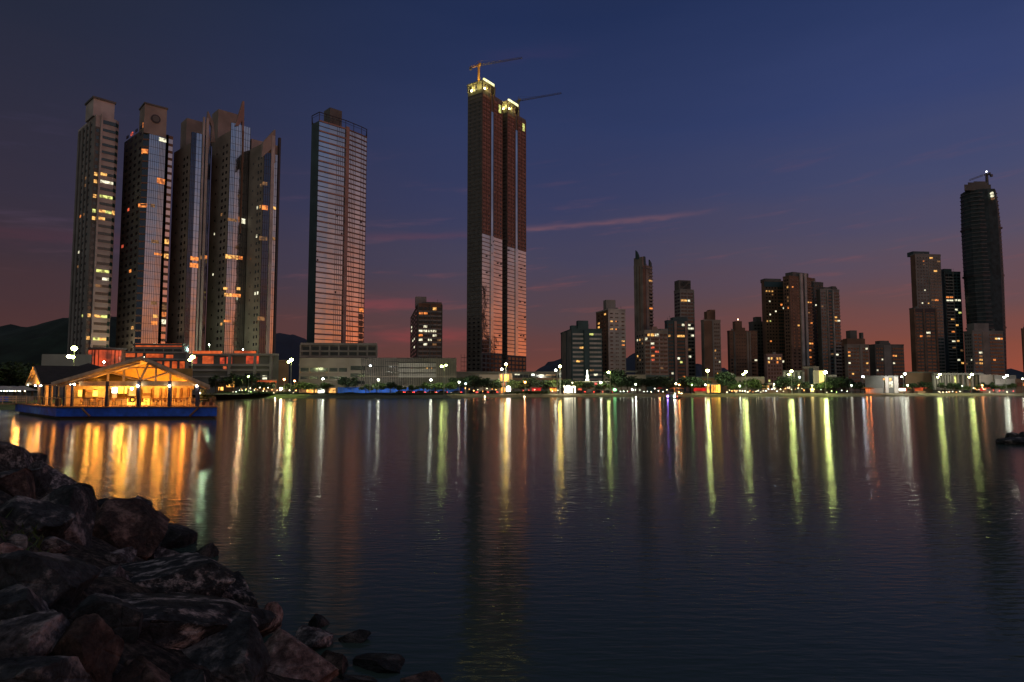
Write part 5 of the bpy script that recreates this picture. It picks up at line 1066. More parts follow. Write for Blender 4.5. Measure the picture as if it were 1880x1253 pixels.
def palm(u, off, s, label):
    x, D = spot(u, off); t = thing('palm_tree', label, 'palm', (x, D, GZ), random.uniform(0, 6)); t.scale = (s, s, s); c, tm, h = random.choice(PV)
    for nm, me, z in (('crown', c, h), ('trunk', tm, 0)):
        o = bpy.data.objects.new(nm, me); C.objects.link(o); o.parent = t; o.location = (0, 0, z)
for k, (u, s) in enumerate(((396, 1.0), (412, .9), (426, 1.05), (446, .95), (462, 1.0), (470, .9))): palm(u, 14+k % 3, s, f'tall thin palm on the lawn beside the restaurant, {ords[k]} from the deck')
for k, (u, s) in enumerate(((898, .75), (940, .8))): palm(u, 18, s, ['palm with feathery lit crown before the pale shed', 'palm touching the seaward side of the golden pavilion'][k])
for k, (u, s) in enumerate(((1606, .62), (1614, .6), (1730, .7), (1745, .7), (1752, .65))): palm(u, 17, s, ['small palm at the white villa, closer to the umbrella bar', 'small palm at the white villa, closer to its white bay', 'palm at the lamp where the colonnade begins', 'palm before the middle columns of the colonnade', 'palm before the greenish-lit column of the colonnade'][k])
# hedge strip along the dark part of the shore
def hedge(u0, u1, off, h, m, label, n, seed):
    random.seed(seed); mb = MB(); p0 = spot(u0, off); p1 = spot(u1, off); 
    for i in range(n):
        t = random.random(); x, y = p0[0]+(p1[0]-p0[0])*t, p0[1]+(p1[1]-p0[1])*t; y += random.uniform(-1.5, 1.5); hh = h*(.6+.5*noise.noise(Vector((x*.2, y*.2, seed))))
        p = Vector((x-p0[0], y-p0[1], hh*random.random()**.6)); s = random.uniform(.15, .35); a = Vector((random.gauss(0, 1), random.gauss(0, 1), random.gauss(0, .6))).normalized(); e = a.cross(Vector((random.gauss(0, 1), random.gauss(0, 1), random.gauss(0, 1)))).normalized()
        mb.quad(p-a*s, p+e*s*.5, p+a*s, p-e*s*.5)
    o = mb.build('hedge', M[m], None, (p0[0], p0[1], GZ)); tag(o, label, 'hedge')
hedge(926, 1010, 11, 1.9, 'leaf', 'clipped dark green hedge between the oval sign and the glowing letters', 3800, 2)
hedge(404, 500, 11, 1.5, 'leafd', 'low dark shrubbery at the edge of the lawn beside the restaurant', 3500, 3)
hedge(500, 850, 9, .9, 'leafd', 'thin dark strip of shore bushes below the road and blue hoarding', 6000, 4)
# grass on the lit lawn by the restaurant

for u, v, D, c, e, lab in ((384, 633, 298, (.7, 1, .6) , 3500, 'small green-white floodlight at the foot of the tower with the tallest fin'), (305, 640, 298, (1, .6, .3), 2500, 'added warm fill light on the podium roof between the two lit glass towers'), (226, 642, 300, (1, .7, .4), 3000, 'added fill light on the podium roof beside the white balcony tower'), (446, 642, 298, (1, .6, .3), 2500, 'added warm fill light at the foot of the tower with the sail fin'), (265, 657, 262, (.95, 1, .85), 500, 'white floodlight above the restaurant ridge on the podium front'), (191, 665, 226, (.95, 1, .85), 500, 'white floodlight on a pole before the round hall')):  # the three podium fill lights are added to brighten the tower sides
    x, z = XX(u, D, v), ZZ(v, D); t = thing('floodlight', lab, 'floodlight', (x, D, GZ)); mb = MB(); mb.tube((0, 0, -.1), (0, 0, z-GZ-.3), .12, .08); mb.build('pole', M['steel'], t); mb = MB(); mb.ball((0, 0, z-GZ), .32, 8, 5); mb.build('lens', lampmat('w', 40 if e < 1000 else 12), t)
    ld = bpy.data.lights.new('flood_fill_beam', 'POINT'); ld.energy = e; ld.color = c; ld.shadow_soft_size = .4; lo = bpy.data.objects.new('flood_fill_beam', ld); C.objects.link(lo); lo.parent = t; lo.location = (0, -1.2, z-GZ)
for o in list(C.objects):
    if o.get('label', '').startswith('small yellow-green lamp'):
        for dx, e in ((-3, 2200), (9, 1600)):  # unseen spots added to brighten the grass bank
            ld = bpy.data.lights.new('bank_fill_spot', 'SPOT'); ld.energy = e; ld.color = (.75, 1, .35); ld.spot_size = radians(150); ld.spot_blend = .5; ld.shadow_soft_size = .3; lo = bpy.data.objects.new('bank_fill_spot', ld); C.objects.link(lo); lo.parent = o; lo.location = (dx, -6, 6.5)
# ------------------------------------------------------------ floating restaurant
def W3(u, D, v): return Vector((XX(u, D, v), D, ZZ(v, D)))
A_ = (XX(100, 75, 765), 75.0); Bp = (XX(400, 76, 765), 76.0); E_ = (XX(25, 94, 755), 94.0)
rest = thing('floating_restaurant', 'floating restaurant with gabled roof glowing yellow inside on a blue pontoon hull', 'restaurant', (-44, 82, 0))
O = Vector((-44, 82, 0))
class RB(MB):
    def b(s, name, m, par=rest, smooth=False):
        if par is rest: s.v = [(x-O.x, y-O.y, z) for x, y, z in s.v]
        return s.build(name, m, par, smooth=smooth)
hull = [A_, Bp, (XX(392, 98, 755), 98), (-60, 106), E_]
def inset(P, d):
    cx = sum(p[0] for p in P)/len(P); cy = sum(p[1] for p in P)/len(P); out = []
    for x, y in P:
        h = hypot(x-cx, y-cy); out.append((cx+(x-cx)*(1-d/h), cy+(y-cy)*(1-d/h)))
    return out
ZD = 1.46
mb = RB(); mb.prism(inset(hull, .25), .32, ZD-.12); mb.b('hull', M['blue'])
mb = RB(); mb.prism(inset(hull, 1.0), -.4, .32); mb.b('float_base', M['dgrey'])
mb = RB(); mb.prism(hull, ZD-.12, ZD); mb.b('deck', M['plank'])
fr = Face(A_, Bp)
for u, s in ((150, .9), (363, -.9)):   # diagonal fender timbers
    t, _ = fr.at(u, 758); mb = RB(); a = fr.p(t, .0); c = fr.p(t+s, .0); mb.tube((a[0], a[1], ZD-.2), (c[0], c[1], .35), .12, n=5); mb.b('fender', M['plank'])
# main hall: gable front facing the water
D0 = 77.5; zap = ZZ(657, 75.2); ap = (XX(265, 75.2, 657)); lft = W3(100, 75.2, 705); rgt = W3(389, 75.2, 710); 
zeL, zeR = lft.z, rgt.z; yf, yb = 74.7, 92.0; th = .18; sh = -.5*(yb-yf)
def zroof(x): return zap+(zeL-zap)*(ap-x)/(ap-lft.x) if x < ap else zap+(zeR-zap)*(x-ap)/(rgt.x-ap)
for nm, (xa, za), (xb, zb) in (('roof', (lft.x, zeL), (ap, zap)), ('roof', (ap, zap), (rgt.x, zeR))):
    mb = RB(); mb.slab([(xa, yf, za), (xb, yf, zb), (xb+sh, yb, zb), (xa+sh, yb, za)], (0, 0, th)); r_ = mb.b(nm, M['tile'])
    mb = RB(); mb.slab([(xa, yf+.05, za-.03), (xb, yf+.05, zb-.03), (xb+sh, yb-.05, zb-.03), (xa+sh, yb-.05, za-.03)], (0, 0, -.05)); mb.b('ceiling_boards', M['wood'])
    for k in range(7):
        y = yf+.6+k*2.5; mb = RB(); kx = sh*(y-yf)/(yb-yf); p = Vector((xa+kx, y, za-.08)); q = Vector((xb+kx, y, zb-.08)); mb.obox(p+Vector((0, 0, -.22)), q-p, (0, .12, 0), (0, 0, .22)); mb.b('rafter', M['wood'])
    mb = RB(); p = Vector((xa, yf-.08, za-.22)); q = Vector((xb, yf-.08, zb-.22)); mb.obox(p, q-p, (0, .10, 0), (0, 0, .38)); mb.b('barge_board', M['wood'])
    mb = RB(); p = Vector((xa+(xb-xa)*.06, yf+.5, za-.58+(zb-za)*.06)); q = Vector((xb, yf+.5, zb-.55)); mb.obox(p, (q-p)*(.94), (0, .14, 0), (0, 0, .2)); mb.b('truss_rafter', M['wood'])
# tie beam / fascia
zt0, zt1 = ZZ(709, 76), ZZ(700, 76); yt = 76.2
x0, x1 = XX(143, 76, 700), XX(361, 76, 700)
mb = RB(); mb.box(x0, yt, zt0, x1, yt+.18, zt1); mb.b('tie_beam', M['wood'])
def beam(a, c, w=.13, nm='truss_beam', m='wood'):
    mb = RB(); mb.tube(a, c, w, n=4); mb.b(nm, M[m])
yc = yt+.1
for u, vt in ((195, 680), (224, 681), (283, 679), (310, 681)): beam((XX(u, 76, 700), yc, zt1), (XX(u, 76, 700), yc, min(zroof(XX(u, 76, 700))-.3, ZZ(vt-3, 76))), .14)
xc = XX(254, 76, 700)
beam((xc, yc, zt1), (ap, yc, zap-.3), .15); beam((xc, yc, zt1+.1), (XX(248, 76, 670), yc, ZZ(677, 76)), .07)
beam((xc, yc-.02, zt1), (XX(198, 76, 683), yc-.02, ZZ(683, 76)), .10); beam((xc, yc-.02, zt1), (XX(313, 76, 681), yc-.02, ZZ(682, 76)), .10)
beam((XX(230, 76, 676), yc, ZZ(675, 76)), (XX(300, 76, 676), yc, ZZ(675, 76)), .09)
for u in (195, 253, 310, 361):
    x = XX(u, 76, 720); mb = RB(); mb.box(x-.17, yt-.1, ZD, x+.17, yt+.24, zt0+(.55 if u != 361 else .2)); mb.b('column', M['navy'])
# side wing: lower hall with little gable end facing the hill
gf = Vector((XX(77, 78, 706), 78.0, ZZ(706, 78))); gb = Vector((XX(49, 88.5, 706), 88.5, ZZ(706, 84))); ga = (gf+gb)/2; ga.z = ZZ(673.5, ga.y); gb.z = gf.z
dr = Vector((.72, .50, 0)).normalized(); L1 = 12
for a, c in ((gf, ga), (ga, gb)):
    mb = RB(); q = dr*L1
    mb.slab([a, c, c+q, a+q], (0, 0, .16)); mb.b('roof', M['tile'])
    mb = RB(); mb.slab([a-Vector((0, 0, .03)), c-Vector((0, 0, .03)), c+q-Vector((0, 0, .03)), a+q-Vector((0, 0, .03))], (0, 0, -.05)); mb.b('ceiling_boards', M['wood'])
n_ = dr*.35; mb = RB(); mb.slab([gf+n_+(ga-gf)*.04, ga+n_-Vector((0, 0, .15)), gb+n_], dr*.08); mb.b('gable_wall', M['wood'])
mb = RB(); e = gf-dr*.05; mb.tube(gf-dr*.1, ga-dr*.1, .09, n=4); mb.tube(ga-dr*.1, gb-dr*.1, .09, n=4); mb.b('barge_board', M['wood'])
# hipped roof of the rear hall, its peak above the wing roof
D = 95; pk = W3(162, D+2, 667); c4 = [W3(124, D-3, 678.5), W3(192, D-3, 679), W3(205, D+6, 679), W3(140, D+8, 678)]; mb = RB(); n0 = len(mb.v)
for i in range(4): mb.quad(c4[i], c4[(i+1) % 4], pk)
mb.slab(c4, (0, 0, -.3)); mb.b('rear_roof', M['tile']); mb = RB(); mb.prism([(c.x*.99, c.y*1.01) for c in c4], ZD, c4[0].z-.3); mb.b('rear_wall', M['wood'])
p = ga-dr*1.6; ld = bpy.data.lights.new('gable_fill', 'POINT'); ld.energy = 420; ld.color = (1, .42, .07); ld.shadow_soft_size = .15; lo = bpy.data.objects.new('gable_fill', ld); C.objects.link(lo); lo.location = (p.x-O.x, p.y-O.y, gf.z+.3); lo.parent = rest  # unseen point light added outside to brighten the gable end
# left run of columns following the deck edge
cl = [(133, 76.4), (119, 77.4), (106, 78.6), (92, 80.2), (81, 82), (72, 84.5)]
for u, D in cl:
    x = XX(u, D, 720); mb = RB(); mb.box(x-.12, D-.12, ZD, x+.12, D+.12, ZZ(705, D)); mb.b('column', M['navy'])
# back walls with openings, bar front
xw0, xw1 = XX(133, 80.5, 720), XX(350, 80.5, 720); yw = 82.5; zc = ZZ(709, 76)+.1; zbb = ZZ(731, 80)
mb = RB(); mb.box(xw0, yw, ZD, XX(345, yw, 720), yw+.15, ZZ(732, yw)); mb.b('bar_front', M['wood'])
mb = RB(); mb.box(xw0, yw-.35, ZZ(732, yw), XX(345, yw, 720), yw+.35, ZZ(732, yw)+.07); mb.b('bar_top', M['plank'])
ybk = 88
for u0, u1 in ((136, 150), (157, 170), (178, 200), (206, 214), (262, 277), (283, 292), (297, 302), (306, 318), (323, 330), (336, 343), (347, 352)):
    mb = RB(); mb.box(XX(u0, ybk, 720), ybk, ZD, XX(u1, ybk, 720), ybk+.15, zc+1.2); mb.b('back_wall', M['wood'])
mb = RB(); mb.box(XX(132, ybk, 700), ybk+.02, zc-.5, XX(356, ybk, 700), ybk+.14, zc+.6); mb.b('back_lintel', M['wood'])
mb = RB(); mb.box(XX(132, 91, 700), 91, ZD, XX(352, 91, 700), 91.15, zc+2.4); mb.b('kitchen_wall', M['ochre'] if 'ochre' in M else M['wood'])
for u0, u1, v0, v1 in ((118, 131, 708, 742), (84, 96, 708, 740)):
    D = 86; mb = RB(); mb.box(XX(u0, D, 720), D, ZD, XX(u1, D, 720), D+.12, ZZ(v0, D)); mb.b('wing_wall', M['wood'])
mb = RB(); yg = 85.5; kx = -.5*(yg-yf); xs_ = [lft.x+1.5+kx, ap+kx, rgt.x-1.2+kx]
mb.slab([(xs_[0], yg, zc+.1), (xs_[2], yg, zc+.1), (xs_[2], yg, zeR+.15), (xs_[1], yg, zap-.35), (xs_[0], yg, zeL+.15)], (0, .12, 0)); mb.b('gable_wall', M['ochre'])
# service windows / fridges / shelves glowing inside
for u0, v0, u1, v1, k in ((143, 717, 149, 728, 'y3'), (170, 717, 178, 728, 'y3'), (205, 712, 214, 722, 'w2'), (217, 711, 232, 723, 'y3'), (236, 711, 248, 727, 'y2'), (233, 731, 246, 745, 'y3'), (259, 732, 273, 744, 'y3')):
    D = 82.2 if v0 > 729 else 87.6; mb = RB(); p = W3(u0, D, v1); q = W3(u1, D, v0); mb.box(p.x, D, p.z, q.x, D+.2, q.z); mb.b('lit_cabinet', G[k])
for u0, v0, u1, v1 in ((157, 716, 168, 720), (262, 722, 276, 727), (226, 711, 227.5, 728), (233, 711, 234.5, 728), (279, 712, 282, 728), (293, 712, 296, 728), (303, 712, 306, 729), (319, 712, 323, 729), (331, 712, 334, 729), (344, 712, 348, 729)):
    D = 87.2; mb = RB(); p = W3(u0, D, v1); q = W3(u1, D, v0); mb.box(p.x, D, p.z, q.x, D+.2, q.z); mb.b('shelf', M['brown'])
# railing along the deck edge
def rail(P, z, posts, nm='railing'):
    mb = RB()
    for a, c in zip(P, P[1:]):
        for h in (1.0,): mb.tube((*a, z+h), (*c, z+h), .025, n=4)
        n = max(1, int(hypot(c[0]-a[0], c[1]-a[1])/posts))
        for i in range(n+1): x, y = a[0]+(c[0]-a[0])*i/n, a[1]+(c[1]-a[1])*i/n; mb.tube((x, y, z), (x, y, z+1.0), .03, n=4)
    mb.b(nm, M['steel'])
hi = inset(hull, .5); rail([hi[4], hi[0], fr.p(5, -.4)], ZD, 1.6); rail([fr.p(14.5, -.4), hi[1], hi[2]], ZD, 2.4)
for k, (u, v, D, c, s, r) in enumerate([(136.5, 706, 76, 'ww', 60, .11), (252.5, 709, 75.9, 'ww', 55, .11), (311, 709, 75.9, 'ww', 55, .11), (361, 709, 75.9, 'ww', 55, .11), (242, 714, 80, 'ww', 40, .16), (129, 706, 77, 'w', 26, .07), (118, 707, 78, 'w', 26, .07), (104, 707.5, 79, 'w', 26, .07), (92, 708, 80.5, 'w', 22, .07), (51, 707.5, 88, 'w', 22, .07), (65, 708.5, 84, 'b', 18, .10), (75, 708.5, 83, 'w', 26, .10), (367, 722, 79, 'ww', 14, .10), (364, 727, 79, 'ww', 14, .10), (366, 717, 80, 'ww', 9, .08), (200, 727, 80, 'ww', 16, .1)]):
    p = W3(u, D, v); mb = RB(); mb.ball(p, r, 8, 5); mb.b('light_bulb', lampmat(c, s))
for x, y, z, e, c in ((265, 79.5, 702, 240, (1, .46, .08)), (215, 79.5, 703, 170, (1, .50, .09)), (310, 79.5, 703, 150, (1, .42, .07)), (180, 79.5, 705, 110, (1, .42, .07)), (225, 86, 706, 220, (1, .55, .12)), (290, 86, 706, 190, (1, .55, .12)), (165, 86, 706, 170, (1, .52, .11)), (338, 85, 708, 90, (1, .40, .08)), (105, 82, 712, 70, (1, .40, .08)), (72, 84, 714, 55, (1, .42, .09)), (60, 82.0, 700, 40, (1, .5, .1)), (365, 79, 716, 35, (1, .42, .09)), (262, 77.6, 690, 60, (1, .6, .16)), (235, 82.5, 690, 110, (1, .55, .1)), (300, 82.5, 692, 90, (1, .5, .09)), (180, 82.5, 698, 70, (1, .5, .09)), (190, 74.4, 700, 22, (1, .5, .12)), (325, 74.4, 704, 22, (1, .5, .12))):
    ld = bpy.data.lights.new('room_lamp', 'POINT'); ld.energy = e*2.5; ld.color = (c[0], c[1]*.78, c[2]*.5); ld.shadow_soft_size = .25; lo = bpy.data.objects.new('room_lamp', ld); C.objects.link(lo); p = W3(x, y, z); lo.location = p-O; lo.parent = rest
# life ring on its post
p = W3(243.5, 75.8, 734); t = thing('life_ring', 'dark life ring hanging on a thin post at the deck edge', 'life ring', (p.x, p.y, ZD)); mb = MB(); n = 18; zc_ = p.z-ZD
for i in range(n):
    a, e = 2*pi*i/n, 2*pi*(i+1)/n; mb.tube((.27*cos(a), 0, zc_+.27*sin(a)), (.27*cos(e), 0, zc_+.27*sin(e)), .08, n=6)
mb.build('ring', M['mull'], t); mb = MB(); mb.tube((0, .1, 0), (0, .1, zc_+.2), .035); mb.build('post', M['steel'], t)
# tables, chairs and stools on the deck
def chair(x, y, rz, label):
    t = thing('chair', label, 'chair', (x, y, ZD), rz); mb = MB(); mb.box(-.22, -.22, .42, .22, .22, .47); mb.build('seat', M['plank'], t); mb = MB(); mb.box(-.22, .18, .47, .22, .22, .9); mb.build('backrest', M['plank'], t)
    for sx_ in (-.2, .2):
        for sy_ in (-.2, .2): mb = MB(); mb.tube((sx_, sy_, 0), (sx_, sy_, .43), .02, n=4); mb.build('leg', M['mull'], t)
def table(x, y, label):
    t = thing('table', label, 'table', (x, y, ZD)); mb = MB(); mb.box(-.4, -.4, .71, .4, .4, .75); mb.build('tabletop', M['wood'], t); mb = MB(); mb.tube((0, 0, 0), (0, 0, .72), .04); mb.tube((0, 0, 0), (0, 0, .03), .24, n=10); mb.build('pedestal', M['mull'], t)
spots = [(164, 'behind the first thick column'), (182, 'just past the first thick column'), (223, 'between the first column and the life ring'), (276, 'just seaward of the ridge column'), (297, 'between the ridge column and the next'), (318, 'beside the third thick column'), (338, 'between the last two columns'), (372, 'on the open end of the deck')]
for k, (u, w_) in enumerate(spots):
    D = 78.3+(k % 2)*.5; x = XX(u, D, 735); table(x, D, 'square white deck table '+w_); chair(x-.75, D, pi/2, 'wooden deck chair '+w_+', its hill side'); chair(x+.75, D, -pi/2, 'wooden deck chair '+w_+', its sea side')
for k, u in enumerate((207, 212, 268, 288)):
    x = XX(u, 81.5, 735); t = thing('bar_stool', ['bar stool by the white counter, first from the wing', 'bar stool by the white counter, second from the wing', 'bar stool before the glowing counter panel', 'bar stool at the seaward end of the bar'][k], 'stool', (x, 81.5, ZD)); mb = MB(); mb.tube((0, 0, .7), (0, 0, .76), .18, n=10); mb.build('seat', M['plank'], t); mb = MB(); mb.tube((0, 0, 0), (0, 0, .7), .03); mb.tube((0, 0, 0), (0, 0, .03), .2, n=8); mb.build('stand', M['mull'], t)
p = W3(107, 77.2, 738); t = thing('waste_bin', 'dark barrel-shaped bin at the deck edge by the wing columns', 'bin', (p.x, p.y, ZD)); mb = MB(); mb.tube((0, 0, 0), (0, 0, .85), .3, .32, 12); mb.build('barrel', M['mull'], t); mb = MB(); mb.tube((0, 0, .85), (0, 0, .95), .34, .2, 12); mb.build('lid', M['steel'], t)
p = W3(378, 79, 730)
for k, (u, D, h) in enumerate(((374, 79.5, 1.5), (388, 80, 1.1))):
    x = XX(u, D, 730); t = thing('potted_plant', ['taller bushy potted plant on the open end of the deck', 'shorter potted plant near the tip of the deck'][k], 'plant', (x, D, ZD)); mb = MB(); mb.tube((0, 0, 0), (0, 0, .45), .2, .28, 10); mb.build('pot', M['brown'], t); random.seed(k); mb = MB()
    for i in range(160):
        a = random.uniform(0, 6.28); q = Vector((random.gauss(0, .28), random.gauss(0, .28), .45+random.random()*h)); d = Vector((random.gauss(0, 1), random.gauss(0, 1), random.gauss(0, 1))).normalized()*.14; e = d.cross(Vector((0, 0, 1)))*.5; mb.quad(q-d, q+e, q+d, q-e)
    mb.build('foliage', M['leaf'], t)
# gangway with lit rails from the bank to the deck
a = Vector((hi[4][0]+1, hi[4][1]+.5, ZD-.05)); c = Vector((-95, 97, ZD+.1)); t = thing('gangway', 'gangway with three orange-lit handrails leading from the bank to the restaurant deck', 'gangway', a); d = c-a; n = Vector((-d.y, d.x, 0)).normalized()
mb = MB(); mb.obox(Vector((0, 0, -.15)), d, n*1.8, (0, 0, .12)); mb.build('walkway', M['plank'], t)
for s in (0.02, 1.75):
    mb = MB()
    for h in (.4, .7, 1.0): mb.tube(n*s+Vector((0, 0, h)), n*s+d+Vector((0, 0, h)), .045, n=5)
    k_ = 12
    for i in range(k_+1): q = n*s+d*(i/k_); mb.tube(q, q+Vector((0, 0, 1.05)), .06, n=5)
    mb.build('handrail', M['wood'], t)
for f_ in (.12, .45, .8):
    ld = bpy.data.lights.new('rail_lamp', 'POINT'); ld.energy = 45; ld.color = (1, .40, .1); ld.shadow_soft_size = .1; lo = bpy.data.objects.new('rail_lamp', ld); C.objects.link(lo); lo.parent = t; q = d*f_-n*1.2; lo.location = (q.x, q.y, 1.6)
for k, q in enumerate((.25, .6, .95)):
    mb = MB(); p_ = d*q+n*.9; mb.tube((p_.x, p_.y, -2.5), (p_.x, p_.y, -.1), .18); mb.build('pile', M['dgrey'], t)
# distant stalls on the bank behind the gangway
for k, (u, D, w_, label) in enumerate(((8, 118, 5, 'blue-lit low tent on the bank at the edge of the picture'), (24, 122, 5, 'low white-topped stall with a row of pale lights behind the gangway'), (40, 116, 4, 'small pale pointed tent between the stall and the restaurant gable'))):
    x = XX(u, D, 710); t = thing('market_stall', label, 'stall', (x, D, GZ)); z = ZZ(708, D)-GZ
    mb = MB(); mb.prism([(-w_/2, -1.5), (w_/2, -1.5), (w_/2, 1.5), (-w_/2, 1.5)], z-.9, z-.1, [(-.3, -.2), (.3, -.2), (.3, .2), (-.3, .2)]); mb.build('canopy', M['white'], t)
    for sx_ in (-w_/2+.1, w_/2-.1): mb = MB(); mb.tube((sx_, -1.4, -.3), (sx_, -1.4, z-.9), .05); mb.build('post', M['steel'], t)
    mb = MB(); mb.box(-w_/2, -.3, -.1, w_/2, .3, .9); mb.build('counter', M['hoard'] if k == 0 else M['grey'], t)
    for i in range(5): mb = MB(); mb.ball((-w_/2+.4+i*(w_-.8)/4, -1.4, z-1.0), .08, 6, 4); mb.build('light_bulb', lampmat(['b', 'w', 'ww'][k], 14), t)
for k, (u, D, v, s) in enumerate(((10, 150, 3, 1.0), (28, 150, 4, 1.1), (44, 146, 3, 1.0), (-8, 140, 4, 1.1), (60, 150, 4, 1.0))):
    x = XX(u, D, 710); t = thing('tree', 'dark tree on the bank under the hill, '+ords[k]+' one behind the gangway stalls', 'tree', (x, D, GZ)); t.scale = (s, s, s); cm_, tm, h = TV[v]
    for nm, me, z in (('crown', cm_, h+.2), ('trunk', tm, 0)): o = bpy.data.objects.new(nm, me); C.objects.link(o); o.parent = t; o.location = (0, 0, z)
# ------------------------------------------------------------ small boat off the beach
p = W3(1235, 225, 738); t = thing('motor_boat', 'small dark motor boat with coloured lights moored off the beach', 'boat', (p.x, 225, 0))
mb = MB(); P0 = [(-1.6, -.5), (1.4, -.7), (2.6, 0), (1.4, .7), (-1.6, .5)]; P1 = [(-1.9, -.9), (1.5, -1.0), (3.2, 0), (1.5, 1.0), (-1.9, .9)]; mb.prism(P0, -.2, .75, P1); mb.build('hull', M['mull'], t)
mb = MB(); mb.box(-.9, -.6, .75, .9, .6, 1.5); mb.build('cabin', M['teal'], t); mb = MB(); mb.slab([(-1.9, -.8, 2.35), (1.1, -.8, 2.0), (1.1, .8, 2.0), (-1.9, .8, 2.35)], (0, 0, .1)); mb.build('canopy', M['white'], t)
for sx_, z in ((-1.7, 2.3), (.9, 2.0)): mb = MB(); mb.tube((sx_, -.7, .7), (sx_, -.7, z+.05), .05); mb.tube((sx_, .7, .7), (sx_, .7, z+.05), .05); mb.build('canopy_post', M['steel'], t)
for x, z, c, s, r in ((.4, .85, 'w', 55, .22), (.6, 1.7, 'w', 16, .2), (2.0, 2.2, 'o', 30, .2), (-3.2+1.3, .9, 'v', 22, .3), (1.4, .8, 'r', 10, .12)): mb = MB(); mb.ball((x, -.95, z), r, 8, 5); mb.build('boat_light', lampmat(c, s), t)
for k, (u, v) in enumerate(((890, 731.5), (963, 731.5), (505, 735.5), (1168, 733), (1168, 742))):
    D = 3.6/(abs(ray(u, v)[1])); x = XX(u, D, v); t = thing('buoy', ['small orange-lit buoy off the golden pavilion', 'small orange-lit buoy off the shore hedge', 'orange-lit buoy off the brown annex', 'white-lit buoy off the beige hall, nearer the beach', 'white-lit buoy off the beige hall, farther out'][k], 'buoy', (x, D, 0)); mb = MB(); mb.ball((0, 0, .05), .35, 10, 6, .8); mb.build('float', M['umb'], t); mb = MB(); mb.ball((0, 0, .5), .15, 8, 5); mb.build('light', lampmat('ww' if k < 3 else 'w', 45), t)
# ------------------------------------------------------------ rocky bank in front
WL = [(-92, 100), (-60, 72), (-40, 50), (-27, 36), (-18, 25.5), (-11, 18.3), (-7.9, 14.8), (-5.7, 12.1), (-4.3, 10.7), (-3.0, 9.3), (-1.4, 8.0), (.2, 6.2), (1.4, 3.5), (1.8, 0), (1.8, -12)]
def dist_line(x, y):
    best = 1e9; sg = 1
    for (ax, ay), (bx, by) in zip(WL, WL[1:]):
        dx, dy = bx-ax, by-ay; t = max(0, min(1, ((x-ax)*dx+(y-ay)*dy)/(dx*dx+dy*dy))); qx, qy = ax+dx*t, ay+dy*t; d = hypot(x-qx, y-qy)
        if d < best: best = d; sg = 1 if (dx*(y-ay)-dy*(x-ax)) < 0 else -1
    return best*sg
def bank(x, y, rough=True):
    if y > 90: return -1.2
    d = dist_line(x, y); h = -.5+ (d+.5)*.62 if d < 3.6 else 2.04+(d-3.6)*.03
    h = max(-1.2, h)
    if rough and d > -1: h += (noise.noise(Vector((x*.9, y*.9, 0)))*.22+noise.noise(Vector((x*3, y*3, 5)))*.08+noise.noise(Vector((x*9, y*9, 5)))*.03)
    return h
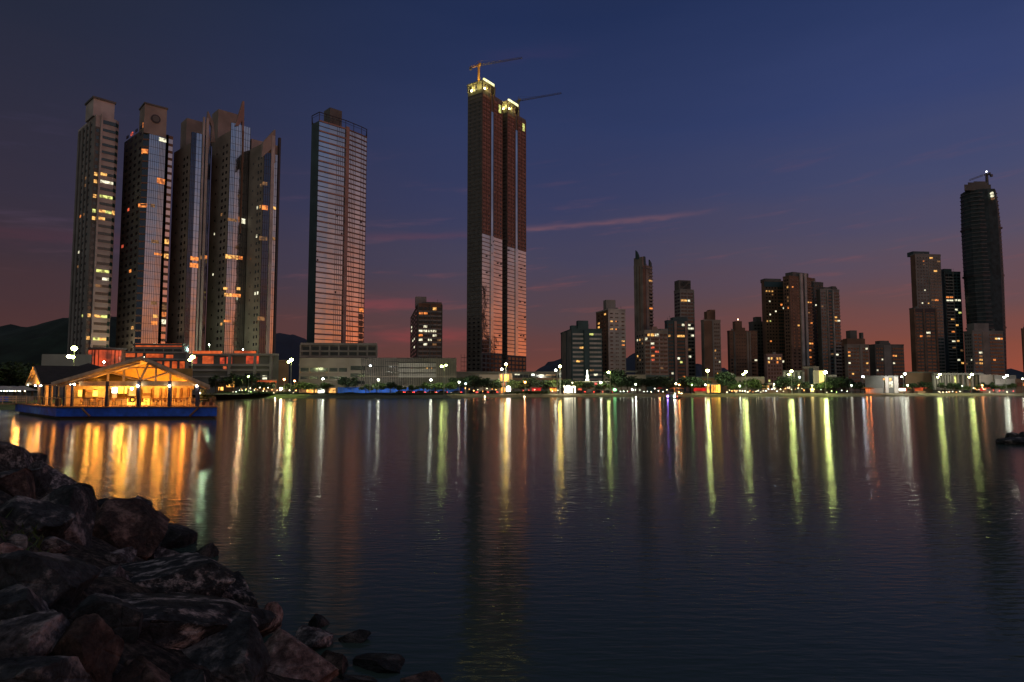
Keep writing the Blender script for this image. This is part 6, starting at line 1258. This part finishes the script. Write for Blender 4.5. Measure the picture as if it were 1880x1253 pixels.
def mrock(name, c1, c2, c3, scale=2.2, stri=0, bump=.9, spk=0):
    m = bpy.data.materials.new(name); m.use_nodes = True; nt = m.node_tree; N = nt.nodes; L = nt.links; b = N['Principled BSDF']; b.inputs['Roughness'].default_value = .92; b.inputs['Specular IOR Level'].default_value = .2
    tc = N.new('ShaderNodeTexCoord'); mp = N.new('ShaderNodeMapping'); mp.inputs['Rotation'].default_value = (.5, .8, .3); mp.inputs['Scale'].default_value = (1, 1+stri*5, 1+stri*2); L.new(tc.outputs['Object'], mp.inputs['Vector'])
    t = N.new('ShaderNodeTexNoise'); t.inputs['Scale'].default_value = scale; t.inputs['Detail'].default_value = 9; t.inputs['Roughness'].default_value = .68; L.new(mp.outputs[0], t.inputs['Vector'])
    r = N.new('ShaderNodeValToRGB'); e = r.color_ramp.elements; e[0].position = .38; e[0].color = (*c1, 1); e[1].position = .62; e[1].color = (*c3, 1); q = e.new(.52); q.color = (*c2, 1); L.new(t.outputs['Fac'], r.inputs['Fac'])
    t2 = N.new('ShaderNodeTexNoise'); t2.inputs['Scale'].default_value = 14; t2.inputs['Detail'].default_value = 8; t2.inputs['Roughness'].default_value = .75; L.new(mp.outputs[0], t2.inputs['Vector'])
    mx = N.new('ShaderNodeMix'); mx.data_type = 'RGBA'; mx.blend_type = 'MULTIPLY'; mx.inputs[0].default_value = .75; r2 = N.new('ShaderNodeValToRGB'); r2.color_ramp.elements[0].position = .38; r2.color_ramp.elements[0].color = (.25, .25, .25, 1); r2.color_ramp.elements[1].position = .62; r2.color_ramp.elements[1].color = (1.25, 1.2, 1.2, 1)
    L.new(t2.outputs['Fac'], r2.inputs['Fac']); L.new(r.outputs['Color'], mx.inputs[6]); L.new(r2.outputs['Color'], mx.inputs[7]); L.new(mx.outputs[2], b.inputs['Base Color'])
    v = N.new('ShaderNodeTexVoronoi'); v.feature = 'DISTANCE_TO_EDGE'; v.inputs['Scale'].default_value = 3.5; L.new(mp.outputs[0], v.inputs['Vector']); vr = N.new('ShaderNodeMapRange'); vr.inputs[1].default_value = 0; vr.inputs[2].default_value = .04; L.new(v.outputs['Distance'], vr.inputs[0])
    ad = N.new('ShaderNodeMath'); ad.operation = 'ADD'; L.new(t.outputs['Fac'], ad.inputs[0]); ml = N.new('ShaderNodeMath'); ml.operation = 'MULTIPLY'; ml.inputs[1].default_value = .12; L.new(vr.outputs[0], ml.inputs[0]); L.new(ml.outputs[0], ad.inputs[1])
    ad2 = N.new('ShaderNodeMath'); ad2.operation = 'MULTIPLY_ADD'; ad2.inputs[1].default_value = .25; L.new(t2.outputs['Fac'], ad2.inputs[0]); L.new(ad.outputs[0], ad2.inputs[2])
    bp = N.new('ShaderNodeBump'); bp.inputs['Strength'].default_value = bump; bp.inputs['Distance'].default_value = .12; L.new(ad2.outputs[0], bp.inputs['Height']); L.new(bp.outputs['Normal'], b.inputs['Normal'])
    return m
RM = {'dark': mrock('dark_rock', (.025, .03, .033), (.06, .068, .074), (.34, .31, .30)), 'stri': mrock('streaked_rock', (.025, .03, .034), (.06, .068, .074), (.62, .54, .52), 3.2, .15, 1.0),
      'pink': mrock('pink_granite', (.13, .09, .085), (.27, .19, .175), (.46, .35, .32), 6), 'red': mrock('reddish_rock', (.032, .029, .028), (.085, .060, .052), (.22, .155, .13)), 'grey': mrock('grey_rock', (.05, .052, .056), (.14, .13, .135), (.42, .37, .36), 3.5)}
RM['wet'] = mrock('wet_black_rock', (.012, .014, .016), (.03, .034, .036), (.10, .10, .10)); mg = mrock('dark_gravel', (.02, .02, .02), (.055, .052, .048), (.16, .13, .11), 9, 0, 1.0)
mb = MB(); xs = []; ys = []
def grid(vals): return vals
X_ = [-110+i*4 for i in range(15)]+[-50+i*1.6 for i in range(19)]+[-19.4+i*.4 for i in range(42)]+[-2.6+i*.12 for i in range(42)]
Y_ = [-14+i*2 for i in range(6)]+[-1.8+i*.12 for i in range(100)]+[10.3+i*.35 for i in range(40)]+[24.5+i*1.2 for i in range(30)]+[62+i*4 for i in range(12)]
idx = {}
for j, y in enumerate(Y_):
    for i, x in enumerate(X_):
        idx[i, j] = len(mb.v); mb.v.append((x, y, bank(x, y)))
for j in range(len(Y_)-1):
    for i in range(len(X_)-1):
        q = [idx[i, j], idx[i+1, j], idx[i+1, j+1], idx[i, j+1]]
        if max(mb.v[k][2] for k in q) > -.9: mb.f.append(tuple(q)); mb.m.append(0)
tag(mb.build('rocky_bank', mg, smooth=True), kind='structure')
def hit(u, v):
    k, e = ray(u, v); D = 2.0
    while D < 120:
        if CZ+e*D <= max(bank(k*D, D, False), 0): return k*D, D, max(bank(k*D, D, False), 0)
        D += .05
    return k*D, D, 0
def boulder(u, v, wpx, m, label, seed, asp=(1, 1, .75), rz=None, sub=5, lift=.1, cuts=17, rough=.05, D=None, name='boulder'):
    random.seed(seed); x, y, z = hit(u, v); dist = sqrt(x*x+y*y+(CZ-z)**2); R_ = wpx/1200*dist/2
    bm = bmesh.new(); bmesh.ops.create_icosphere(bm, subdivisions=sub, radius=1)
    pl = []
    for i in range(cuts):
        n = Vector((random.gauss(0, 1), random.gauss(0, 1), random.gauss(0, .8))).normalized(); pl.append((n, random.uniform(.46, .80)))
    so = Vector((seed*3.1, seed*1.7, 0))
    for vv in bm.verts:
        p = vv.co.copy()
        for n, d in pl:
            k = p.dot(n)-d
            if k > 0: p -= n*k
        f = noise.fractal(p*1.6+so, .9, 2.1, 6)*rough + abs(noise.noise(p*4.5+so))*rough*-.6 + noise.noise(p*13+so)*.018 - max(0, noise.noise(p*7+so*2))**2*.12
        p = p*(1+f); vv.co = Vector((p.x*R_*asp[0], p.y*R_*asp[1], p.z*R_*asp[2]))
    me = bpy.data.meshes.new(name); bm.to_mesh(me); bm.free(); me.materials.append(RM[m]); me.polygons.foreach_set('use_smooth', [True]*len(me.polygons))
    try: me.set_sharp_from_angle(angle=radians(38))
    except Exception: pass
    o = bpy.data.objects.new(name, me); C.objects.link(o); o.location = (x, y, z+R_*asp[2]*lift*(.2 if wpx > 48 else 1)); o.rotation_euler = (random.uniform(-.25, .25), random.uniform(-.25, .25), random.uniform(0, 6) if rz is None else rz)
    return tag(o, label, 'rock')
BL = [(18, 838, 100, 'grey', 'farthest grey boulder of the bank, at the picture edge below the restaurant', 1), (58, 846, 46, 'dark', 'little dark pointed rock beside the farthest grey boulder', 2), (28, 872, 110, 'dark', 'broad dark boulder below the farthest grey one', 3), (92, 886, 100, 'grey', 'mottled grey boulder at the waterline, third from the restaurant', 4), (122, 905, 60, 'dark', 'dark rock leaning on the mottled grey waterline boulder', 5),
 (20, 905, 110, 'red', 'reddish flat rock at the picture edge', 6), (165, 912, 66, 'dark', 'dark low rock at the waterline just after the mottled grey boulder', 7), (222, 934, 76, 'dark', 'rounded black rock standing in the water\'s edge, fourth along', 8), (278, 958, 54, 'dark', 'small peaked black rock in the shallows', 9), (322, 992, 90, 'dark', 'outermost black rock in the shallows below the peaked one', 10),
 (150, 930, 86, 'red', 'reddish-topped rock behind the rounded dark boulder', 11), (105, 972, 150, 'dark', 'large rounded dark boulder in the upper slope', 12), (218, 990, 150, 'red', 'large sloping red-brown boulder with an orange flank', 13), (45, 960, 120, 'dark', 'dark boulder behind the large rounded one, towards the picture edge', 14), (8, 1010, 60, 'pink', 'small pinkish rock at the picture edge, mid-slope', 15),
 (215, 1030, 70, 'grey', 'greyish rock with light veins under the sloping red-brown boulder', 16), (305, 1022, 64, 'grey', 'light-edged rock above the wide flat streaked boulder', 17), (335, 1072, 220, 'stri', 'wide flat streaked boulder nearest the water in mid-slope', 18), (132, 1058, 66, 'pink', 'pale rock with a bright face, upper of the light pair', 19), (192, 1062, 74, 'grey', 'pale slanted rock, lower of the light pair', 20), (75, 1075, 120, 'dark', 'dark low stone bedded in the gravel', 21),
 (300, 1150, 260, 'stri', 'very large white-streaked boulder in the middle of the foreground', 22), (438, 1130, 150, 'stri', 'dark streaked boulder with a pinkish rim, beside the very large one', 23), (492, 1150, 70, 'pink', 'pink upright shard at the rim of the dark streaked boulder', 24), (532, 1225, 150, 'pink', 'large speckled pink granite boulder at the bottom of the picture', 25), (562, 1172, 90, 'grey', 'smooth grey boulder behind the pink granite one', 26), (612, 1215, 90, 'red', 'long rust-brown slab beside the pink granite boulder', 27),
 (585, 1138, 60, 'dark', 'small dark rock at the waterline above the grey boulder', 28), (650, 1165, 70, 'dark', 'dark weedy rock half in the water', 29), (700, 1215, 90, 'dark', 'low black rock lapped by water near the rust slab', 30), (768, 1250, 90, 'red', 'reddish rock at the bottom edge, farthest out in the water', 31), (640, 1255, 90, 'dark', 'dark rock at the bottom edge between rust slab and low black rock', 32),
 (133, 1215, 130, 'red', 'speckled brown boulder in the lower corner area', 33), (30, 1190, 130, 'grey', 'light-veined boulder at the lower corner', 34), (262, 1262, 130, 'red', 'reddish slab cut by the bottom edge', 35), (410, 1225, 190, 'dark', 'big dark boulder at the bottom, between streaked and pink ones', 36), (200, 1150, 90, 'dark', 'dark stone wedged behind the very large streaked boulder', 37), (20, 1120, 90, 'dark', 'dark stone at the picture edge above the light-veined boulder', 38), (380, 1012, 50, 'dark', 'small wet black rock at the tip of the shallows', 39), (60, 1262, 120, 'dark', 'dark boulder cut by the lower corner', 40), (340, 1290, 130, 'dark', 'dark boulder below the bottom reddish slab', 41), (255, 925, 50, 'dark', 'little dark stone behind the rounded black rock', 42)]
for u, v, w_, m, label, sd in BL:
    asp = {18: (1.15, .9, .38), 22: (1.1, .9, .5), 27: (1.5, .6, .6), 24: (.7, .7, 1.2), 13: (1.1, .9, .75), 30: (1.2, .9, .4), 31: (1.1, .9, .4), 29: (1.1, .8, .4), 32: (1, 1, .5), 28: (1, .8, .5)}.get(sd, (1, .9, .78))
    rz = {27: -.9, 24: .5, 18: .1, 22: .2}.get(sd)
    w_ *= {12: 1.15, 13: 1.15, 18: 1.1, 22: 1.3, 23: 1.35, 36: 1.3, 25: 1.2, 21: 1.5, 14: 1.3, 33: 1.25, 34: 1.3, 38: 1.6, 37: 1.5, 40: 1.4}.get(sd, 1); u -= 16 if 7 <= sd <= 10 else {18: 62, 23: 24, 22: 20}.get(sd, 0)
    if sd in (7, 8, 9, 10, 28, 29, 30, 32, 39): m = 'wet'
    boulder(u, v+(24 if sd in (1, 3) else 10), w_*1.06, m, label, sd, asp, rz, 5 if w_ > 60 else 4)
# smaller stones between the boulders
random.seed(99); k = 0
for i in range(24):
    u = random.uniform(0, 560); v = random.uniform(930, 1240)
    x, y, z = hit(u, v)
    if z < .35: continue
    k += 1; o = boulder(u, v, random.uniform(22, 48), random.choice(['dark', 'dark', 'grey', 'red', 'stri']), 'fist- to head-sized stone wedged between the foreground boulders', 200+i, sub=3, lift=.25, cuts=8, name='stone'); o['group'] = 'loose stones between the boulders'
# tufts of weeds
random.seed(17); mb = MB()
for i in range(260):
    u = random.gauss(40, 26); v = random.gauss(1000, 26)
    if u < -10 or v < 940: continue
    x, y, z = hit(u, v); h = random.uniform(.05, .16); a = random.uniform(0, 6.28); dx, dy = cos(a)*.02, sin(a)*.02; bx, by = random.gauss(0, .07), random.gauss(0, .07); z = bank(x, y)-.02
    mb.quad((x-dx, y-dy, z), (x+dx, y+dy, z), (x+bx, y+by, z+h))
tag(mb.build('weeds', M['leaf']), 'thin green weeds growing among the rocks at the picture edge', 'grass', kind='stuff')
# dark rocks awash off the far side of the bay
for k, (u, v, w_, asp, label) in enumerate(((1866, 806, 56, (1.2, .8, .34), 'wide black rock awash at the picture edge across the bay'), (1858, 790, 22, (1, .8, .8), 'small black rock peak standing above the wide black one'), (1882, 797, 30, (1, .8, .7), 'black rock cut by the picture edge beside the small peak'))):
    D = 42 if k == 0 else 43.5; random.seed(300+k); R_ = w_/1200*D/2; bm = bmesh.new(); bmesh.ops.create_icosphere(bm, subdivisions=4, radius=1); so = Vector((k*5., 2, 0))
    for vv in bm.verts: p = vv.co; f = 1+noise.fractal(p*1.5+so, .9, 2.1, 5)*.22; vv.co = Vector((p.x*R_*asp[0]*f, p.y*R_*asp[1]*f, p.z*R_*asp[2]*f))
    me = bpy.data.meshes.new('rock'); bm.to_mesh(me); bm.free(); me.materials.append(RM['dark']); o = bpy.data.objects.new('sea_rock', me); C.objects.link(o); o.location = (XX(u, D, v), D, [.1, .35, .25][k]); tag(o, label, 'rock')
